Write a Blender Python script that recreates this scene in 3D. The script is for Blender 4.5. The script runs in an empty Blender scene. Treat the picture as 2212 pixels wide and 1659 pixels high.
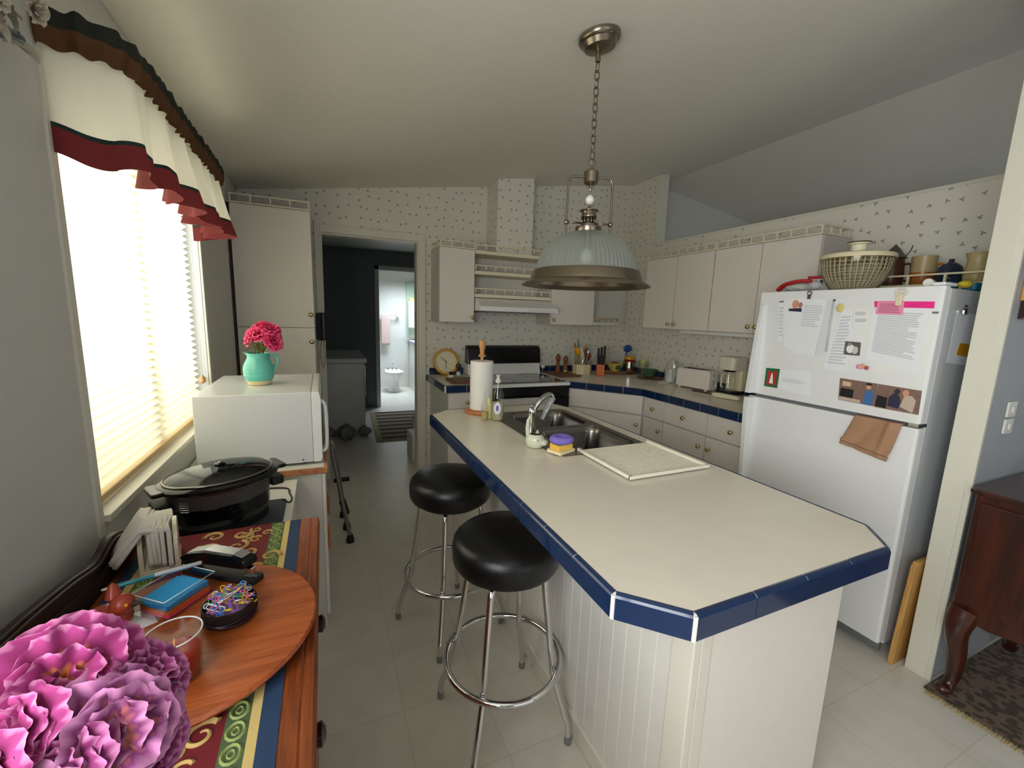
import bpy, bmesh, math, random
from mathutils import Vector, Matrix, Euler
from mathutils.geometry import tessellate_polygon
PI = math.pi
random.seed(7)
SC = bpy.context.scene
COL = SC.collection
ORG = {}      # world offset that a parent's parts are measured from


def rgb(c, a=1.0):
    o = []
    for x in c:
        x = x / 255.0
        o.append(x / 12.92 if x <= 0.04045 else ((x + 0.055) / 1.055) ** 2.4)
    return (o[0], o[1], o[2], a)


# ------------------------------------------------------------ mesh building
class MB:
    def __init__(self):
        self.v = []; self.f = []; self.m = []; self.s = []; self.t = {}

    def add(self, verts, faces, mat=0, smooth=False):
        b = len(self.v)
        self.v += [tuple(v) for v in verts]
        for f in faces:
            self.f.append([b + i for i in f]); self.m.append(mat); self.s.append(smooth)
        return b

    def box(self, x0, x1, y0, y1, z0, z1, mat=0, M=None):
        vs = [(x0, y0, z0), (x1, y0, z0), (x1, y1, z0), (x0, y1, z0), (x0, y0, z1), (x1, y0, z1), (x1, y1, z1), (x0, y1, z1)]
        if M: vs = [M @ Vector(v) for v in vs]
        self.add(vs, [(0, 3, 2, 1), (4, 5, 6, 7), (0, 1, 5, 4), (1, 2, 6, 5), (2, 3, 7, 6), (3, 0, 4, 7)], mat)
        return self

    def cbox(self, c, s, mat=0, rz=0, M=None):
        T = Matrix.Translation(c) @ Matrix.Rotation(rz, 4, 'Z')
        if M: T = Matrix.Translation(c) @ M
        return self.box(-s[0] / 2, s[0] / 2, -s[1] / 2, s[1] / 2, -s[2] / 2, s[2] / 2, mat, T)

    def prism(self, poly, a0, a1, axis='z', mat=0, holes=(), smooth=False, caps=True):
        loops = [list(poly)] + [list(h) for h in holes]
        def P(p, a):
            if axis == 'z': return (p[0], p[1], a)
            if axis == 'x': return (a, p[0], p[1])
            return (p[0], a, p[1])
        flat = [p for l in loops for p in l]
        n = len(flat)
        b = self.add([P(p, a0) for p in flat] + [P(p, a1) for p in flat], [], mat)
        if caps:
            if holes:
                tris = tessellate_polygon([[Vector((p[0], p[1], 0)) for p in l] for l in loops])
            else:
                tris = [tuple(range(n))]
            for t in tris:
                self.f.append([b + i for i in t]); self.m.append(mat); self.s.append(False)
                self.f.append([b + n + i for i in reversed(t)]); self.m.append(mat); self.s.append(False)
        o = 0
        for l in loops:
            k = len(l)
            for i in range(k):
                j = (i + 1) % k
                self.f.append([b + o + i, b + o + j, b + n + o + j, b + n + o + i]); self.m.append(mat); self.s.append(smooth)
            o += k
        return self

    def lathe(self, prof, c=(0, 0, 0), n=24, mat=0, smooth=True, M=None, sx=1, sy=1, rot=0, cap=True):
        vs = []
        for (r, z) in prof:
            for i in range(n):
                a = 2 * PI * i / n + rot
                vs.append(Vector((r * math.cos(a) * sx, r * math.sin(a) * sy, z)))
        if M: vs = [M @ v for v in vs]
        c = Vector(c)
        vs = [v + c for v in vs]
        fs = []
        for k in range(len(prof) - 1):
            for i in range(n):
                j = (i + 1) % n
                fs.append((k * n + i, k * n + j, (k + 1) * n + j, (k + 1) * n + i))
        b = self.add(vs, fs, mat, smooth)
        if cap:
            if prof[0][0] > 1e-5:
                self.f.append([b + i for i in reversed(range(n))]); self.m.append(mat); self.s.append(False)
            if prof[-1][0] > 1e-5:
                o = b + (len(prof) - 1) * n
                self.f.append([o + i for i in range(n)]); self.m.append(mat); self.s.append(False)
        return self

    def cyl(self, c, r, h, n=24, mat=0, M=None):
        return self.lathe([(r, 0), (r, h)], c, n, mat, True, M)

    def ball(self, c, r, n=16, mat=0, s=(1, 1, 1), M=None):
        k = max(4, n // 2)
        prof = [(max(1e-6, r * math.sin(PI * i / k)), -r * math.cos(PI * i / k)) for i in range(k + 1)]
        T = Matrix.Diagonal((s[0], s[1], s[2], 1))
        if M: T = M @ T
        return self.lathe(prof, c, n, mat, True, T, cap=False)

    def tube(self, pts, r, n=8, mat=0, closed=False, flat=1.0):
        pts = [Vector(p) for p in pts]
        N = len(pts)
        rs = r if isinstance(r, (list, tuple)) else [r] * N
        up = None; vs = []
        for i in range(N):
            if closed: t = pts[(i + 1) % N] - pts[i - 1]
            else: t = pts[min(i + 1, N - 1)] - pts[max(i - 1, 0)]
            if t.length < 1e-9: t = Vector((0, 0, 1))
            t.normalize()
            if up is None:
                up = Vector((0, 0, 1)) if abs(t.z) < 0.9 else Vector((1, 0, 0))
            up = up - t * up.dot(t)
            if up.length < 1e-6: up = t.orthogonal()
            up.normalize()
            sd = t.cross(up)
            for k in range(n):
                a = 2 * PI * k / n
                vs.append(pts[i] + up * (rs[i] * math.cos(a)) + sd * (rs[i] * flat * math.sin(a)))
        fs = []
        for i in range(N if closed else N - 1):
            j = (i + 1) % N
            for k in range(n):
                l = (k + 1) % n
                fs.append((i * n + k, i * n + l, j * n + l, j * n + k))
        b = self.add(vs, fs, mat, True)
        if not closed:
            self.f.append([b + k for k in reversed(range(n))]); self.m.append(mat); self.s.append(False)
            self.f.append([b + (N - 1) * n + k for k in range(n)]); self.m.append(mat); self.s.append(False)
        return self

    def sheet(self, fn, nu, nv, mat=0, smooth=True, tf=None, matf=None, cu=False):
        vs = []; b0 = len(self.v)
        for i in range(nu + (0 if cu else 1)):
            for j in range(nv + 1):
                u, v = i / nu, j / nv
                vs.append(fn(u, v))
                if tf: self.t[b0 + len(vs) - 1] = tf(u, v)
        b = self.add(vs, [], mat)
        n = nu
        for i in range(nu):
            i2 = (i + 1) % nu if cu else i + 1
            for j in range(nv):
                self.f.append([b + i * (nv + 1) + j, b + i2 * (nv + 1) + j, b + i2 * (nv + 1) + j + 1, b + i * (nv + 1) + j + 1])
                self.m.append(matf((i + .5) / nu, (j + .5) / nv) if matf else mat); self.s.append(smooth)
        return self

    def xf(self, M4):
        self.v = [tuple(M4 @ Vector(v)) for v in self.v]
        return self

    def loft(self, rings, mat=0, smooth=True, cap0=True, cap1=True):
        n = len(rings[0])
        b = self.add([p for r in rings for p in r], [], mat)
        for k in range(len(rings) - 1):
            for i in range(n):
                j = (i + 1) % n
                self.f.append([b + k * n + i, b + k * n + j, b + (k + 1) * n + j, b + (k + 1) * n + i]); self.m.append(mat); self.s.append(smooth)
        if cap0: self.f.append([b + i for i in reversed(range(n))]); self.m.append(mat); self.s.append(False)
        if cap1: self.f.append([b + (len(rings) - 1) * n + i for i in range(n)]); self.m.append(mat); self.s.append(False)
        return self

    def build(self, name, mats, parent=None, bevel=0, solid=0, sub=0, seg=2, sharp=40):
        me = bpy.data.meshes.new(name)
        if parent is not None:
            o0 = ORG[parent.name]
        else:
            xs = [v[0] for v in self.v]; ys = [v[1] for v in self.v]; zs = [v[2] for v in self.v]
            o0 = Vector(((min(xs) + max(xs)) / 2, (min(ys) + max(ys)) / 2, min(zs)))
        vs = [(v[0] - o0[0], v[1] - o0[1], v[2] - o0[2]) for v in self.v]
        me.from_pydata(vs, [], self.f)
        mats = mats if isinstance(mats, (list, tuple)) else [mats]
        for m in mats: me.materials.append(m)
        me.polygons.foreach_set('material_index', self.m)
        me.polygons.foreach_set('use_smooth', self.s)
        if self.t:
            at = me.attributes.new('tt', 'FLOAT', 'POINT')
            for i, x in self.t.items(): at.data[i].value = x
        bm = bmesh.new(); bm.from_mesh(me)
        bmesh.ops.recalc_face_normals(bm, faces=bm.faces)
        if any(self.s):
            th = math.radians(sharp)
            for e in bm.edges:
                if len(e.link_faces) == 2 and e.calc_face_angle(0) > th: e.smooth = False
        bm.to_mesh(me); bm.free()
        o = bpy.data.objects.new(name, me); COL.objects.link(o)
        if parent is not None: o.parent = parent
        else: o.location = o0
        ORG[o.name] = o0
        if solid:
            md = o.modifiers.new('thick', 'SOLIDIFY'); md.thickness = solid; md.offset = 0
        if bevel:
            md = o.modifiers.new('edge', 'BEVEL'); md.width = bevel; md.segments = seg; md.limit_method = 'ANGLE'; md.angle_limit = math.radians(35)
            md.harden_normals = False
        if sub:
            md = o.modifiers.new('round', 'SUBSURF'); md.levels = sub; md.render_levels = sub
        return o


def box(name, x0, x1, y0, y1, z0, z1, mat, parent=None, bevel=0.0):
    return MB().box(x0, x1, y0, y1, z0, z1).build(name, mat, parent, bevel)


def tag(o, label=None, cat=None, group=None, kind=None):
    if label: o['label'] = label
    if cat: o['category'] = cat
    if group: o['group'] = group
    if kind: o['kind'] = kind
    return o


def thing(name, label, cat, loc=(0, 0, 0), group=None, rz=0.0, local=False, rot=None):
    o = bpy.data.objects.new(name, None); COL.objects.link(o)
    o.location = loc; o.empty_display_size = 0.05
    if rot: o.rotation_euler = rot
    else: o.rotation_euler = (0, 0, rz)
    ORG[o.name] = Vector((0, 0, 0)) if (local or rz or rot) else Vector(loc)
    return tag(o, label, cat, group)


def struct(o):
    o['kind'] = 'structure'; return o


def dup(root, loc, rz=None, label=None, group=None, rot=None):
    def cp(o, par):
        c = o.copy(); COL.objects.link(c); c.parent = par
        for ch in [x for x in o.children]: cp(ch, c)
        return c
    c = cp(root, None); c.location = loc
    if rz is not None: c.rotation_euler = (0, 0, rz)
    if rot is not None: c.rotation_euler = rot
    if label: c['label'] = label
    if group: c['group'] = group
    return c


def rrect(x0, x1, y0, y1, r, n=6):
    out = []
    for cx, cy, a0 in ((x1 - r, y1 - r, 0), (x0 + r, y1 - r, PI / 2), (x0 + r, y0 + r, PI), (x1 - r, y0 + r, 1.5 * PI)):
        for i in range(n + 1):
            a = a0 + PI / 2 * i / n
            out.append((cx + r * math.cos(a), cy + r * math.sin(a)))
    return out


def circ(cx, cy, r, n=24, sy=1.0, rot=0):
    return [(cx + r * math.cos(2 * PI * i / n + rot), cy + r * sy * math.sin(2 * PI * i / n + rot)) for i in range(n)]


def spline(pts, k=6):
    pts = [Vector(p) for p in pts]; out = []
    P = [pts[0]] + pts + [pts[-1]]
    for i in range(1, len(P) - 2):
        a, b, c, d = P[i - 1:i + 3]
        for j in range(k):
            t = j / k
            out.append(0.5 * ((2 * b) + (c - a) * t + (2 * a - 5 * b + 4 * c - d) * t * t + (3 * b - a - 3 * c + d) * t ** 3))
    out.append(pts[-1])
    return out


# ------------------------------------------------------------ materials
def nodes(name):
    m = bpy.data.materials.new(name); m.use_nodes = True
    nt = m.node_tree; b = nt.nodes['Principled BSDF']
    return m, nt, b


def mat(name, col, rough=.5, metal=0, noise=0, nscale=20, bump=0, bscale=200, spec=.5, trans=0, alpha=1, ior=1.45, emit=None, estr=0, coat=0, sheen=0):
    m, nt, b = nodes(name)
    c = rgb(col)
    b.inputs['Base Color'].default_value = c
    b.inputs['Roughness'].default_value = rough
    b.inputs['Metallic'].default_value = metal
    b.inputs['Specular IOR Level'].default_value = spec
    b.inputs['Transmission Weight'].default_value = trans
    b.inputs['IOR'].default_value = ior
    b.inputs['Alpha'].default_value = alpha
    b.inputs['Coat Weight'].default_value = coat
    b.inputs['Sheen Weight'].default_value = sheen
    if emit:
        b.inputs['Emission Color'].default_value = rgb(emit); b.inputs['Emission Strength'].default_value = estr
    L = nt.links
    tc = nt.nodes.new('ShaderNodeTexCoord')
    nz = nt.nodes.new('ShaderNodeTexNoise'); nz.inputs['Scale'].default_value = nscale; nz.inputs['Detail'].default_value = 4
    L.new(tc.outputs['Object'], nz.inputs['Vector'])
    mx = nt.nodes.new('ShaderNodeMix'); mx.data_type = 'RGBA'
    k = noise if noise else .03
    mx.inputs[6].default_value = tuple(x * (1 - k) for x in c[:3]) + (1,)
    mx.inputs[7].default_value = tuple(min(1, x * (1 + k)) for x in c[:3]) + (1,)
    L.new(nz.outputs['Fac'], mx.inputs[0]); L.new(mx.outputs[2], b.inputs['Base Color'])
    if bump:
        n2 = nt.nodes.new('ShaderNodeTexNoise'); n2.inputs['Scale'].default_value = bscale
        L.new(tc.outputs['Object'], n2.inputs['Vector'])
        bp = nt.nodes.new('ShaderNodeBump'); bp.inputs['Strength'].default_value = bump; bp.inputs['Distance'].default_value = .002
        L.new(n2.outputs['Fac'], bp.inputs['Height']); L.new(bp.outputs['Normal'], b.inputs['Normal'])
    return m


def wood(name, c1, c2, rough=.4, axis='y', scale=14, stretch=.08, coat=0.0):
    m, nt, b = nodes(name); L = nt.links
    tc = nt.nodes.new('ShaderNodeTexCoord'); mp = nt.nodes.new('ShaderNodeMapping')
    s = {'x': (stretch, 1, 1), 'y': (1, stretch, 1), 'z': (1, 1, stretch)}[axis]
    mp.inputs['Scale'].default_value = s
    L.new(tc.outputs['Object'], mp.inputs['Vector'])
    nz = nt.nodes.new('ShaderNodeTexNoise'); nz.inputs['Scale'].default_value = scale * 6; nz.inputs['Detail'].default_value = 6; nz.inputs['Distortion'].default_value = .15
    L.new(mp.outputs['Vector'], nz.inputs['Vector'])
    n2 = nt.nodes.new('ShaderNodeTexNoise'); n2.inputs['Scale'].default_value = scale; n2.inputs['Detail'].default_value = 2
    L.new(mp.outputs['Vector'], n2.inputs['Vector'])
    ad = nt.nodes.new('ShaderNodeMath'); ad.operation = 'ADD'
    L.new(nz.outputs['Fac'], ad.inputs[0]); L.new(n2.outputs['Fac'], ad.inputs[1])
    rp = nt.nodes.new('ShaderNodeValToRGB')
    rp.color_ramp.elements[0].position = .42; rp.color_ramp.elements[0].color = rgb(c2)
    rp.color_ramp.elements[1].position = .60; rp.color_ramp.elements[1].color = rgb(c1)
    hf = nt.nodes.new('ShaderNodeMath'); hf.operation = 'MULTIPLY'; hf.inputs[1].default_value = .5
    L.new(ad.outputs[0], hf.inputs[0]); L.new(hf.outputs[0], rp.inputs[0])
    L.new(rp.outputs[0], b.inputs['Base Color'])
    b.inputs['Roughness'].default_value = rough; b.inputs['Coat Weight'].default_value = coat
    return m


def bands(name, stops, tt=True, rough=.7, interp='LINEAR', sheen=0, transl=0):
    """colour by the point attribute tt"""
    m, nt, b = nodes(name); L = nt.links
    at = nt.nodes.new('ShaderNodeAttribute'); at.attribute_name = 'tt'
    rp = nt.nodes.new('ShaderNodeValToRGB'); rp.color_ramp.interpolation = interp
    el = rp.color_ramp.elements
    while len(el) < len(stops): el.new(.5)
    for e, (p, c) in zip(el, stops): e.position = p; e.color = rgb(c)
    L.new(at.outputs['Fac'], rp.inputs[0]); L.new(rp.outputs[0], b.inputs['Base Color'])
    b.inputs['Roughness'].default_value = rough
    if transl:
        out = nt.nodes['Material Output']
        tr = nt.nodes.new('ShaderNodeBsdfTranslucent'); L.new(rp.outputs[0], tr.inputs['Color'])
        mx = nt.nodes.new('ShaderNodeMixShader'); mx.inputs[0].default_value = transl
        L.new(b.outputs[0], mx.inputs[1]); L.new(tr.outputs[0], mx.inputs[2]); L.new(mx.outputs[0], out.inputs[0])
    return m


def cloth(name, col, transl=.4, rough=.8, bump=.2):
    m, nt, b = nodes(name); L = nt.links
    b.inputs['Base Color'].default_value = rgb(col); b.inputs['Roughness'].default_value = rough
    tc = nt.nodes.new('ShaderNodeTexCoord'); nz = nt.nodes.new('ShaderNodeTexNoise'); nz.inputs['Scale'].default_value = 300
    L.new(tc.outputs['Object'], nz.inputs['Vector'])
    bp = nt.nodes.new('ShaderNodeBump'); bp.inputs['Strength'].default_value = bump; bp.inputs['Distance'].default_value = .001
    L.new(nz.outputs['Fac'], bp.inputs['Height']); L.new(bp.outputs[0], b.inputs['Normal'])
    out = nt.nodes['Material Output']
    tr = nt.nodes.new('ShaderNodeBsdfTranslucent'); tr.inputs['Color'].default_value = rgb(col)
    mx = nt.nodes.new('ShaderNodeMixShader'); mx.inputs[0].default_value = transl
    L.new(b.outputs[0], mx.inputs[1]); L.new(tr.outputs[0], mx.inputs[2]); L.new(mx.outputs[0], out.inputs[0])
    return m


def clear(name, col, rough=.02, fac=.88, tint=None, film=False):
    """thin clear plastic or glass: see-through, glossy at grazing angles; film = with a little white scatter"""
    m, nt, b = nodes(name); L = nt.links
    b.inputs['Base Color'].default_value = rgb(col); b.inputs['Roughness'].default_value = max(rough, .05)
    out = nt.nodes['Material Output']
    tr = nt.nodes.new('ShaderNodeBsdfTransparent'); tr.inputs['Color'].default_value = rgb(tint or (250, 252, 250))
    gl = nt.nodes.new('ShaderNodeBsdfGlossy'); gl.inputs['Color'].default_value = rgb(col); gl.inputs['Roughness'].default_value = rough
    if film or fac < .7:
        m0 = nt.nodes.new('ShaderNodeMixShader'); m0.inputs[0].default_value = fac; L.new(b.outputs[0], m0.inputs[1]); L.new(tr.outputs[0], m0.inputs[2]); base = m0.outputs[0]
    else: base = tr.outputs[0]
    lw = nt.nodes.new('ShaderNodeLayerWeight'); lw.inputs['Blend'].default_value = .5
    pw = nt.nodes.new('ShaderNodeMath'); pw.operation = 'POWER'; pw.inputs[1].default_value = 3.5; L.new(lw.outputs['Facing'], pw.inputs[0])
    ma = nt.nodes.new('ShaderNodeMath'); ma.operation = 'MULTIPLY_ADD'; ma.inputs[1].default_value = .75; ma.inputs[2].default_value = .05; L.new(pw.outputs[0], ma.inputs[0])
    mx = nt.nodes.new('ShaderNodeMixShader'); L.new(ma.outputs[0], mx.inputs[0])
    L.new(base, mx.inputs[1]); L.new(gl.outputs[0], mx.inputs[2]); L.new(mx.outputs[0], out.inputs[0])
    return m


def wallpaper():
    m, nt, b = nodes('wallpaper_sprigs'); L = nt.links; N = nt.nodes
    def mth(op, a, c=None, v=None):
        n = N.new('ShaderNodeMath'); n.operation = op
        if hasattr(a, 'node'): L.new(a, n.inputs[0])
        else: n.inputs[0].default_value = a
        if c is not None:
            if hasattr(c, 'node'): L.new(c, n.inputs[1])
            else: n.inputs[1].default_value = c
        return n.outputs[0]
    geo = N.new('ShaderNodeNewGeometry'); sp = N.new('ShaderNodeSeparateXYZ'); L.new(geo.outputs['Position'], sp.inputs[0])
    u = mth('ADD', sp.outputs[0], sp.outputs[1])
    cb = N.new('ShaderNodeCombineXYZ'); L.new(u, cb.inputs[0]); L.new(sp.outputs[2], cb.inputs[1])
    vo = N.new('ShaderNodeTexVoronoi'); vo.voronoi_dimensions = '2D'; vo.inputs['Scale'].default_value = 12; vo.inputs['Randomness'].default_value = .55
    L.new(cb.outputs[0], vo.inputs['Vector'])
    sub = N.new('ShaderNodeVectorMath'); sub.operation = 'SUBTRACT'; L.new(cb.outputs[0], sub.inputs[0]); L.new(vo.outputs['Position'], sub.inputs[1])
    s2 = N.new('ShaderNodeSeparateXYZ'); L.new(sub.outputs[0], s2.inputs[0])
    th = mth('ARCTAN2', s2.outputs[1], s2.outputs[0])
    rnd = N.new('ShaderNodeSeparateColor'); L.new(vo.outputs['Color'], rnd.inputs[0])
    ph = mth('MULTIPLY', rnd.outputs[0], 6.3)
    cs = mth('COSINE', mth('ADD', mth('MULTIPLY', th, 3.0), ph))
    lim = mth('MULTIPLY', mth('ADD', mth('MULTIPLY', cs, .38), .72), .0115)
    ln = N.new('ShaderNodeVectorMath'); ln.operation = 'LENGTH'; L.new(sub.outputs[0], ln.inputs[0])
    fac = mth('LESS_THAN', ln.outputs['Value'], lim)
    mx = N.new('ShaderNodeMix'); mx.data_type = 'RGBA'
    mx.inputs[6].default_value = rgb((224, 220, 208)); 
    c2 = N.new('ShaderNodeMix'); c2.data_type = 'RGBA'; c2.inputs[6].default_value = rgb((132, 136, 120)); c2.inputs[7].default_value = rgb((152, 142, 134))
    L.new(rnd.outputs[1], c2.inputs[0]); L.new(c2.outputs[2], mx.inputs[7])
    L.new(mth('MULTIPLY', fac, .9), mx.inputs[0]); L.new(mx.outputs[2], b.inputs['Base Color'])
    b.inputs['Roughness'].default_value = .6
    return m


def floor_mat():
    m, nt, b = nodes('vinyl_floor'); L = nt.links; N = nt.nodes
    tc = N.new('ShaderNodeTexCoord')
    br = N.new('ShaderNodeTexBrick'); br.offset = 0; br.inputs['Scale'].default_value = 1
    br.inputs['Brick Width'].default_value = .305; br.inputs['Row Height'].default_value = .305; br.inputs['Mortar Size'].default_value = .003; br.inputs['Mortar Smooth'].default_value = .3
    br.inputs['Color1'].default_value = rgb((216, 211, 200)); br.inputs['Color2'].default_value = rgb((213, 208, 197)); br.inputs['Mortar'].default_value = rgb((203, 197, 184))
    L.new(tc.outputs['Object'], br.inputs['Vector'])
    nz = N.new('ShaderNodeTexNoise'); nz.inputs['Scale'].default_value = 9; nz.inputs['Detail'].default_value = 5; L.new(tc.outputs['Object'], nz.inputs['Vector'])
    mx = N.new('ShaderNodeMix'); mx.data_type = 'RGBA'; mx.blend_type = 'MULTIPLY'; mx.inputs[0].default_value = 1
    rp = N.new('ShaderNodeValToRGB'); rp.color_ramp.elements[0].color = (.93, .93, .93, 1); rp.color_ramp.elements[0].position = .35; rp.color_ramp.elements[1].position = .6
    L.new(nz.outputs['Fac'], rp.inputs[0]); L.new(br.outputs['Color'], mx.inputs[6]); L.new(rp.outputs[0], mx.inputs[7])
    L.new(mx.outputs[2], b.inputs['Base Color'])
    b.inputs['Roughness'].default_value = .3
    bp = N.new('ShaderNodeBump'); bp.inputs['Strength'].default_value = .25; bp.inputs['Distance'].default_value = .004
    L.new(nz.outputs['Fac'], bp.inputs['Height']); L.new(bp.outputs[0], b.inputs['Normal'])
    return m


M = {}
M['paper'] = wallpaper()
M['floor'] = floor_mat()
M['ceil'] = mat('ceiling_paint', (228, 225, 214), .8, bump=.5, bscale=120)
M['wall'] = mat('wall_paint', (208, 208, 202), .7, bump=.2, bscale=90)
M['grey'] = mat('blue_grey_paint', (166, 169, 174), .7, bump=.2, bscale=90)
M['trim'] = mat('cream_trim_paint', (220, 216, 202), .45)
M['post'] = mat('white_post_paint', (216, 214, 198), .5)
M['white'] = mat('white_paint', (222, 220, 212), .4)
M['lam'] = mat('cabinet_laminate', (228, 221, 212), .38)
M['lamside'] = mat('cabinet_side_laminate', (204, 200, 192), .45)
M['railc'] = mat('cream_rail', (228, 218, 192), .45)
M['top'] = mat('worktop_laminate', (226, 218, 202), .26, noise=.05, nscale=9)
M['tile'] = mat('navy_tile', (19, 42, 78), .14, noise=.12, nscale=5, coat=.4)
M['grout'] = mat('pale_grout', (222, 220, 214), .8)
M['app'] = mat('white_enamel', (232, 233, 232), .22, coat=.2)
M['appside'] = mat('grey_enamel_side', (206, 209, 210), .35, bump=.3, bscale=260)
M['seal'] = mat('grey_gasket', (120, 122, 124), .6)
M['black'] = mat('black_gloss', (10, 10, 11), .18)
M['bmatte'] = mat('black_matte', (18, 18, 19), .55)
M['vinyl'] = mat('black_vinyl', (9, 9, 10), .34, bump=.25, bscale=300)
M['chrome'] = mat('chrome', (215, 215, 215), .08, 1)
M['nickel'] = mat('brushed_nickel', (150, 138, 122), .27, 1)
M['steel'] = mat('brushed_steel', (128, 124, 118), .26, 1, noise=.08, nscale=60)
M['brass'] = mat('brass', (214, 186, 130), .16, 1)
M['gold'] = M['brass']
M['glass'] = clear('clear_glass', (235, 240, 240))
M['acryl'] = clear('clear_acrylic', (240, 244, 246), fac=.9)
M['oak'] = wood('orange_oak', (158, 82, 38), (122, 58, 24), .36, 'y', scale=26, coat=.2)
M['oakd'] = wood('lazy_susan_oak', (178, 92, 44), (146, 70, 30), .36, 'x', scale=34, stretch=.06, coat=.2)
M['dark'] = wood('dark_mahogany', (52, 18, 10), (26, 8, 5), .25, 'y', coat=.4)
M['cherry'] = wood('cherry_veneer', (70, 27, 14), (42, 15, 8), .3, 'z', coat=.3)
M['beech'] = wood('beech', (212, 166, 112), (186, 136, 84), .5, 'z')
M['pine'] = wood('pine_board', (206, 158, 88), (184, 132, 64), .5, 'z')
M['brownw'] = wood('brown_board', (134, 84, 50), (96, 56, 32), .5, 'x')
M['millw'] = wood('mill_wood', (146, 76, 32), (104, 46, 18), .4, 'z')
M['edgew'] = wood('cabinet_edge_wood', (178, 112, 62), (146, 84, 42), .45, 'x')
M['tissue'] = mat('paper_white', (238, 236, 230), .85, bump=.2, bscale=200)
M['sheet'] = mat('note_paper', (236, 237, 240), .8)
M['ink'] = mat('faint_ink', (204, 206, 212), .8)
M['teal'] = mat('teal_glaze', (96, 190, 178), .2, noise=.06, nscale=12, coat=.5)
M['cream'] = mat('cream_plastic', (226, 214, 178), .4)
M['yel'] = mat('yellow_plastic', (224, 158, 22), .35)
M['green'] = mat('green_glaze', (66, 104, 76), .3)
M['red'] = mat('red_plastic', (176, 30, 34), .35)
M['blue'] = mat('blue_plastic', (34, 84, 160), .4)
M['orange'] = mat('orange_wood', (204, 104, 40), .45)
M['pinkc'] = mat('hot_pink_paper', (242, 40, 140), .7)
M['pinkl'] = mat('light_pink_paper', (238, 150, 180), .75)
M['skin'] = mat('photo_skin', (214, 150, 122), .6)
M['navy'] = mat('photo_navy', (44, 42, 70), .6)
M['photo'] = mat('photo_dim_kitchen', (128, 100, 90), .4, noise=.3, nscale=60)
M['honey'] = wood('honey_edge_wood', (196, 134, 88), (166, 104, 62), .45, 'y')
M['bluesh'] = mat('photo_blue_shirt', (64, 108, 160), .6)
M['beige'] = mat('photo_beige', (196, 178, 160), .6)
LP = dict(kw=33, rw=31, lw=3, dw=1.5, bath=16, world=.6, exp=0.88)
# ------------------------------------------------------------ camera
cam = bpy.data.cameras.new('camera'); camo = bpy.data.objects.new('camera', cam); COL.objects.link(camo)
cam.sensor_width = 36; cam.sensor_fit = 'HORIZONTAL'; cam.lens = 914.267 * 36 / 2212
camo.matrix_world = Matrix(((0.91475405, 0.03468877, -0.40251922, 0), (-0.4027089, 0.15821909, -0.90154992, 0), (0.03241257, 0.98679451, 0.15870103, 1.5), (0, 0, 0, 1)))
cam.clip_start = .02
SC.camera = camo

def ceilz(x): return 2.468 + .152 * x if x <= 3.48 else 2.997 - .152 * (x - 3.48)

# ------------------------------------------------------------ the setting
YB = 3.97; XL = -.57; XR = 3.15
struct(MB().prism([(-.75, -3.3), (6.7, -3.3), (6.7, 9.2), (-.75, 9.2)], -.06, 0).build('floor', M['floor']))
struct(MB().prism([(-.75, ceilz(-.75)), (3.48, 2.997), (6.7, ceilz(6.7)), (6.7, 3.2), (-.75, 3.2)], -3.3, 4.09, 'y').build('ceiling', M['ceil']))
struct(MB().prism([(-3.3, 0), (YB + .12, 0), (YB + .12, ceilz(-.6)), (-3.3, ceilz(-.6))], -.69, XL, 'x', holes=[[(1.43, .905), (2.70, .905), (2.70, 2.03), (1.43, 2.03)], [(-1.15, .95), (.45, .95), (.45, 2.05), (-1.15, 2.05)]]).build('wall_left', M['wall']))  # second opening is for the added fill window
# doorway to the utility room: opening x 0 .. .80, height 2.13
struct(MB().prism([(XL, 0), (-.005, 0), (-.005, 2.13), (.805, 2.13), (.805, 0), (XR + .12, 0), (XR + .12, ceilz(XR + .12) + .01), (XL, ceilz(XL) + .01)], YB, YB + .12, 'y').build('wall_back', M['paper']))
struct(MB().prism([(XR + .12, 0), (6.6, 0), (6.6, ceilz(6.6) + .01), (3.48, 3.007), (XR + .12, ceilz(XR + .12) + .01)], YB, YB + .12, 'y').build('wall_dining_back', M['wall']))
struct(box('wall_right', XR, XR + .12, .80, 3.58, 0, 2.265, M['paper']))
struct(box('trim_1', XR - .005, XR + .125, .80, 3.57, 2.265, 2.283, M['post']))
struct(MB().prism([(XR, 0), (XR + .12, 0), (XR + .12, ceilz(XR + .12) + .01), (XR, ceilz(XR) + .01)], 3.58, YB, 'y').build('wall_right_corner', M['paper']))
struct(MB().prism([(XR - .004, 2.283), (XR + .124, 2.283), (XR + .124, ceilz(XR + .12)), (XR - .004, ceilz(XR))], 3.568, 3.58, 'y').build('trim_2', M['post']))
struct(MB().prism([(2.36, 0), (XR + .12, 0), (XR + .12, ceilz(XR + .12) + .01), (2.36, ceilz(2.36) + .01)], .725, .80, 'y').build('wall_partition', M['grey']))
p = MB().prism([(2.343, 0), (2.36, 0), (2.36, ceilz(2.36)), (2.343, ceilz(2.343))], .718, .806, 'y')
p.prism([(2.338, 0), (2.343, 0), (2.343, ceilz(2.343)), (2.338, ceilz(2.338))], .735, .806, 'y')
struct(p.build('trim_3', M['post'], bevel=.002))
struct(MB().prism([(-.7, 0), (6.6, 0), (6.6, ceilz(6.6) + .01), (3.48, 3.007), (-.7, ceilz(-.7) + .01)], -3.3, -3.2, 'y', holes=[[(.2, .55), (3.0, .55), (3.0, 2.1), (.2, 2.1)]]).build('wall_front', M['wall']))
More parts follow.
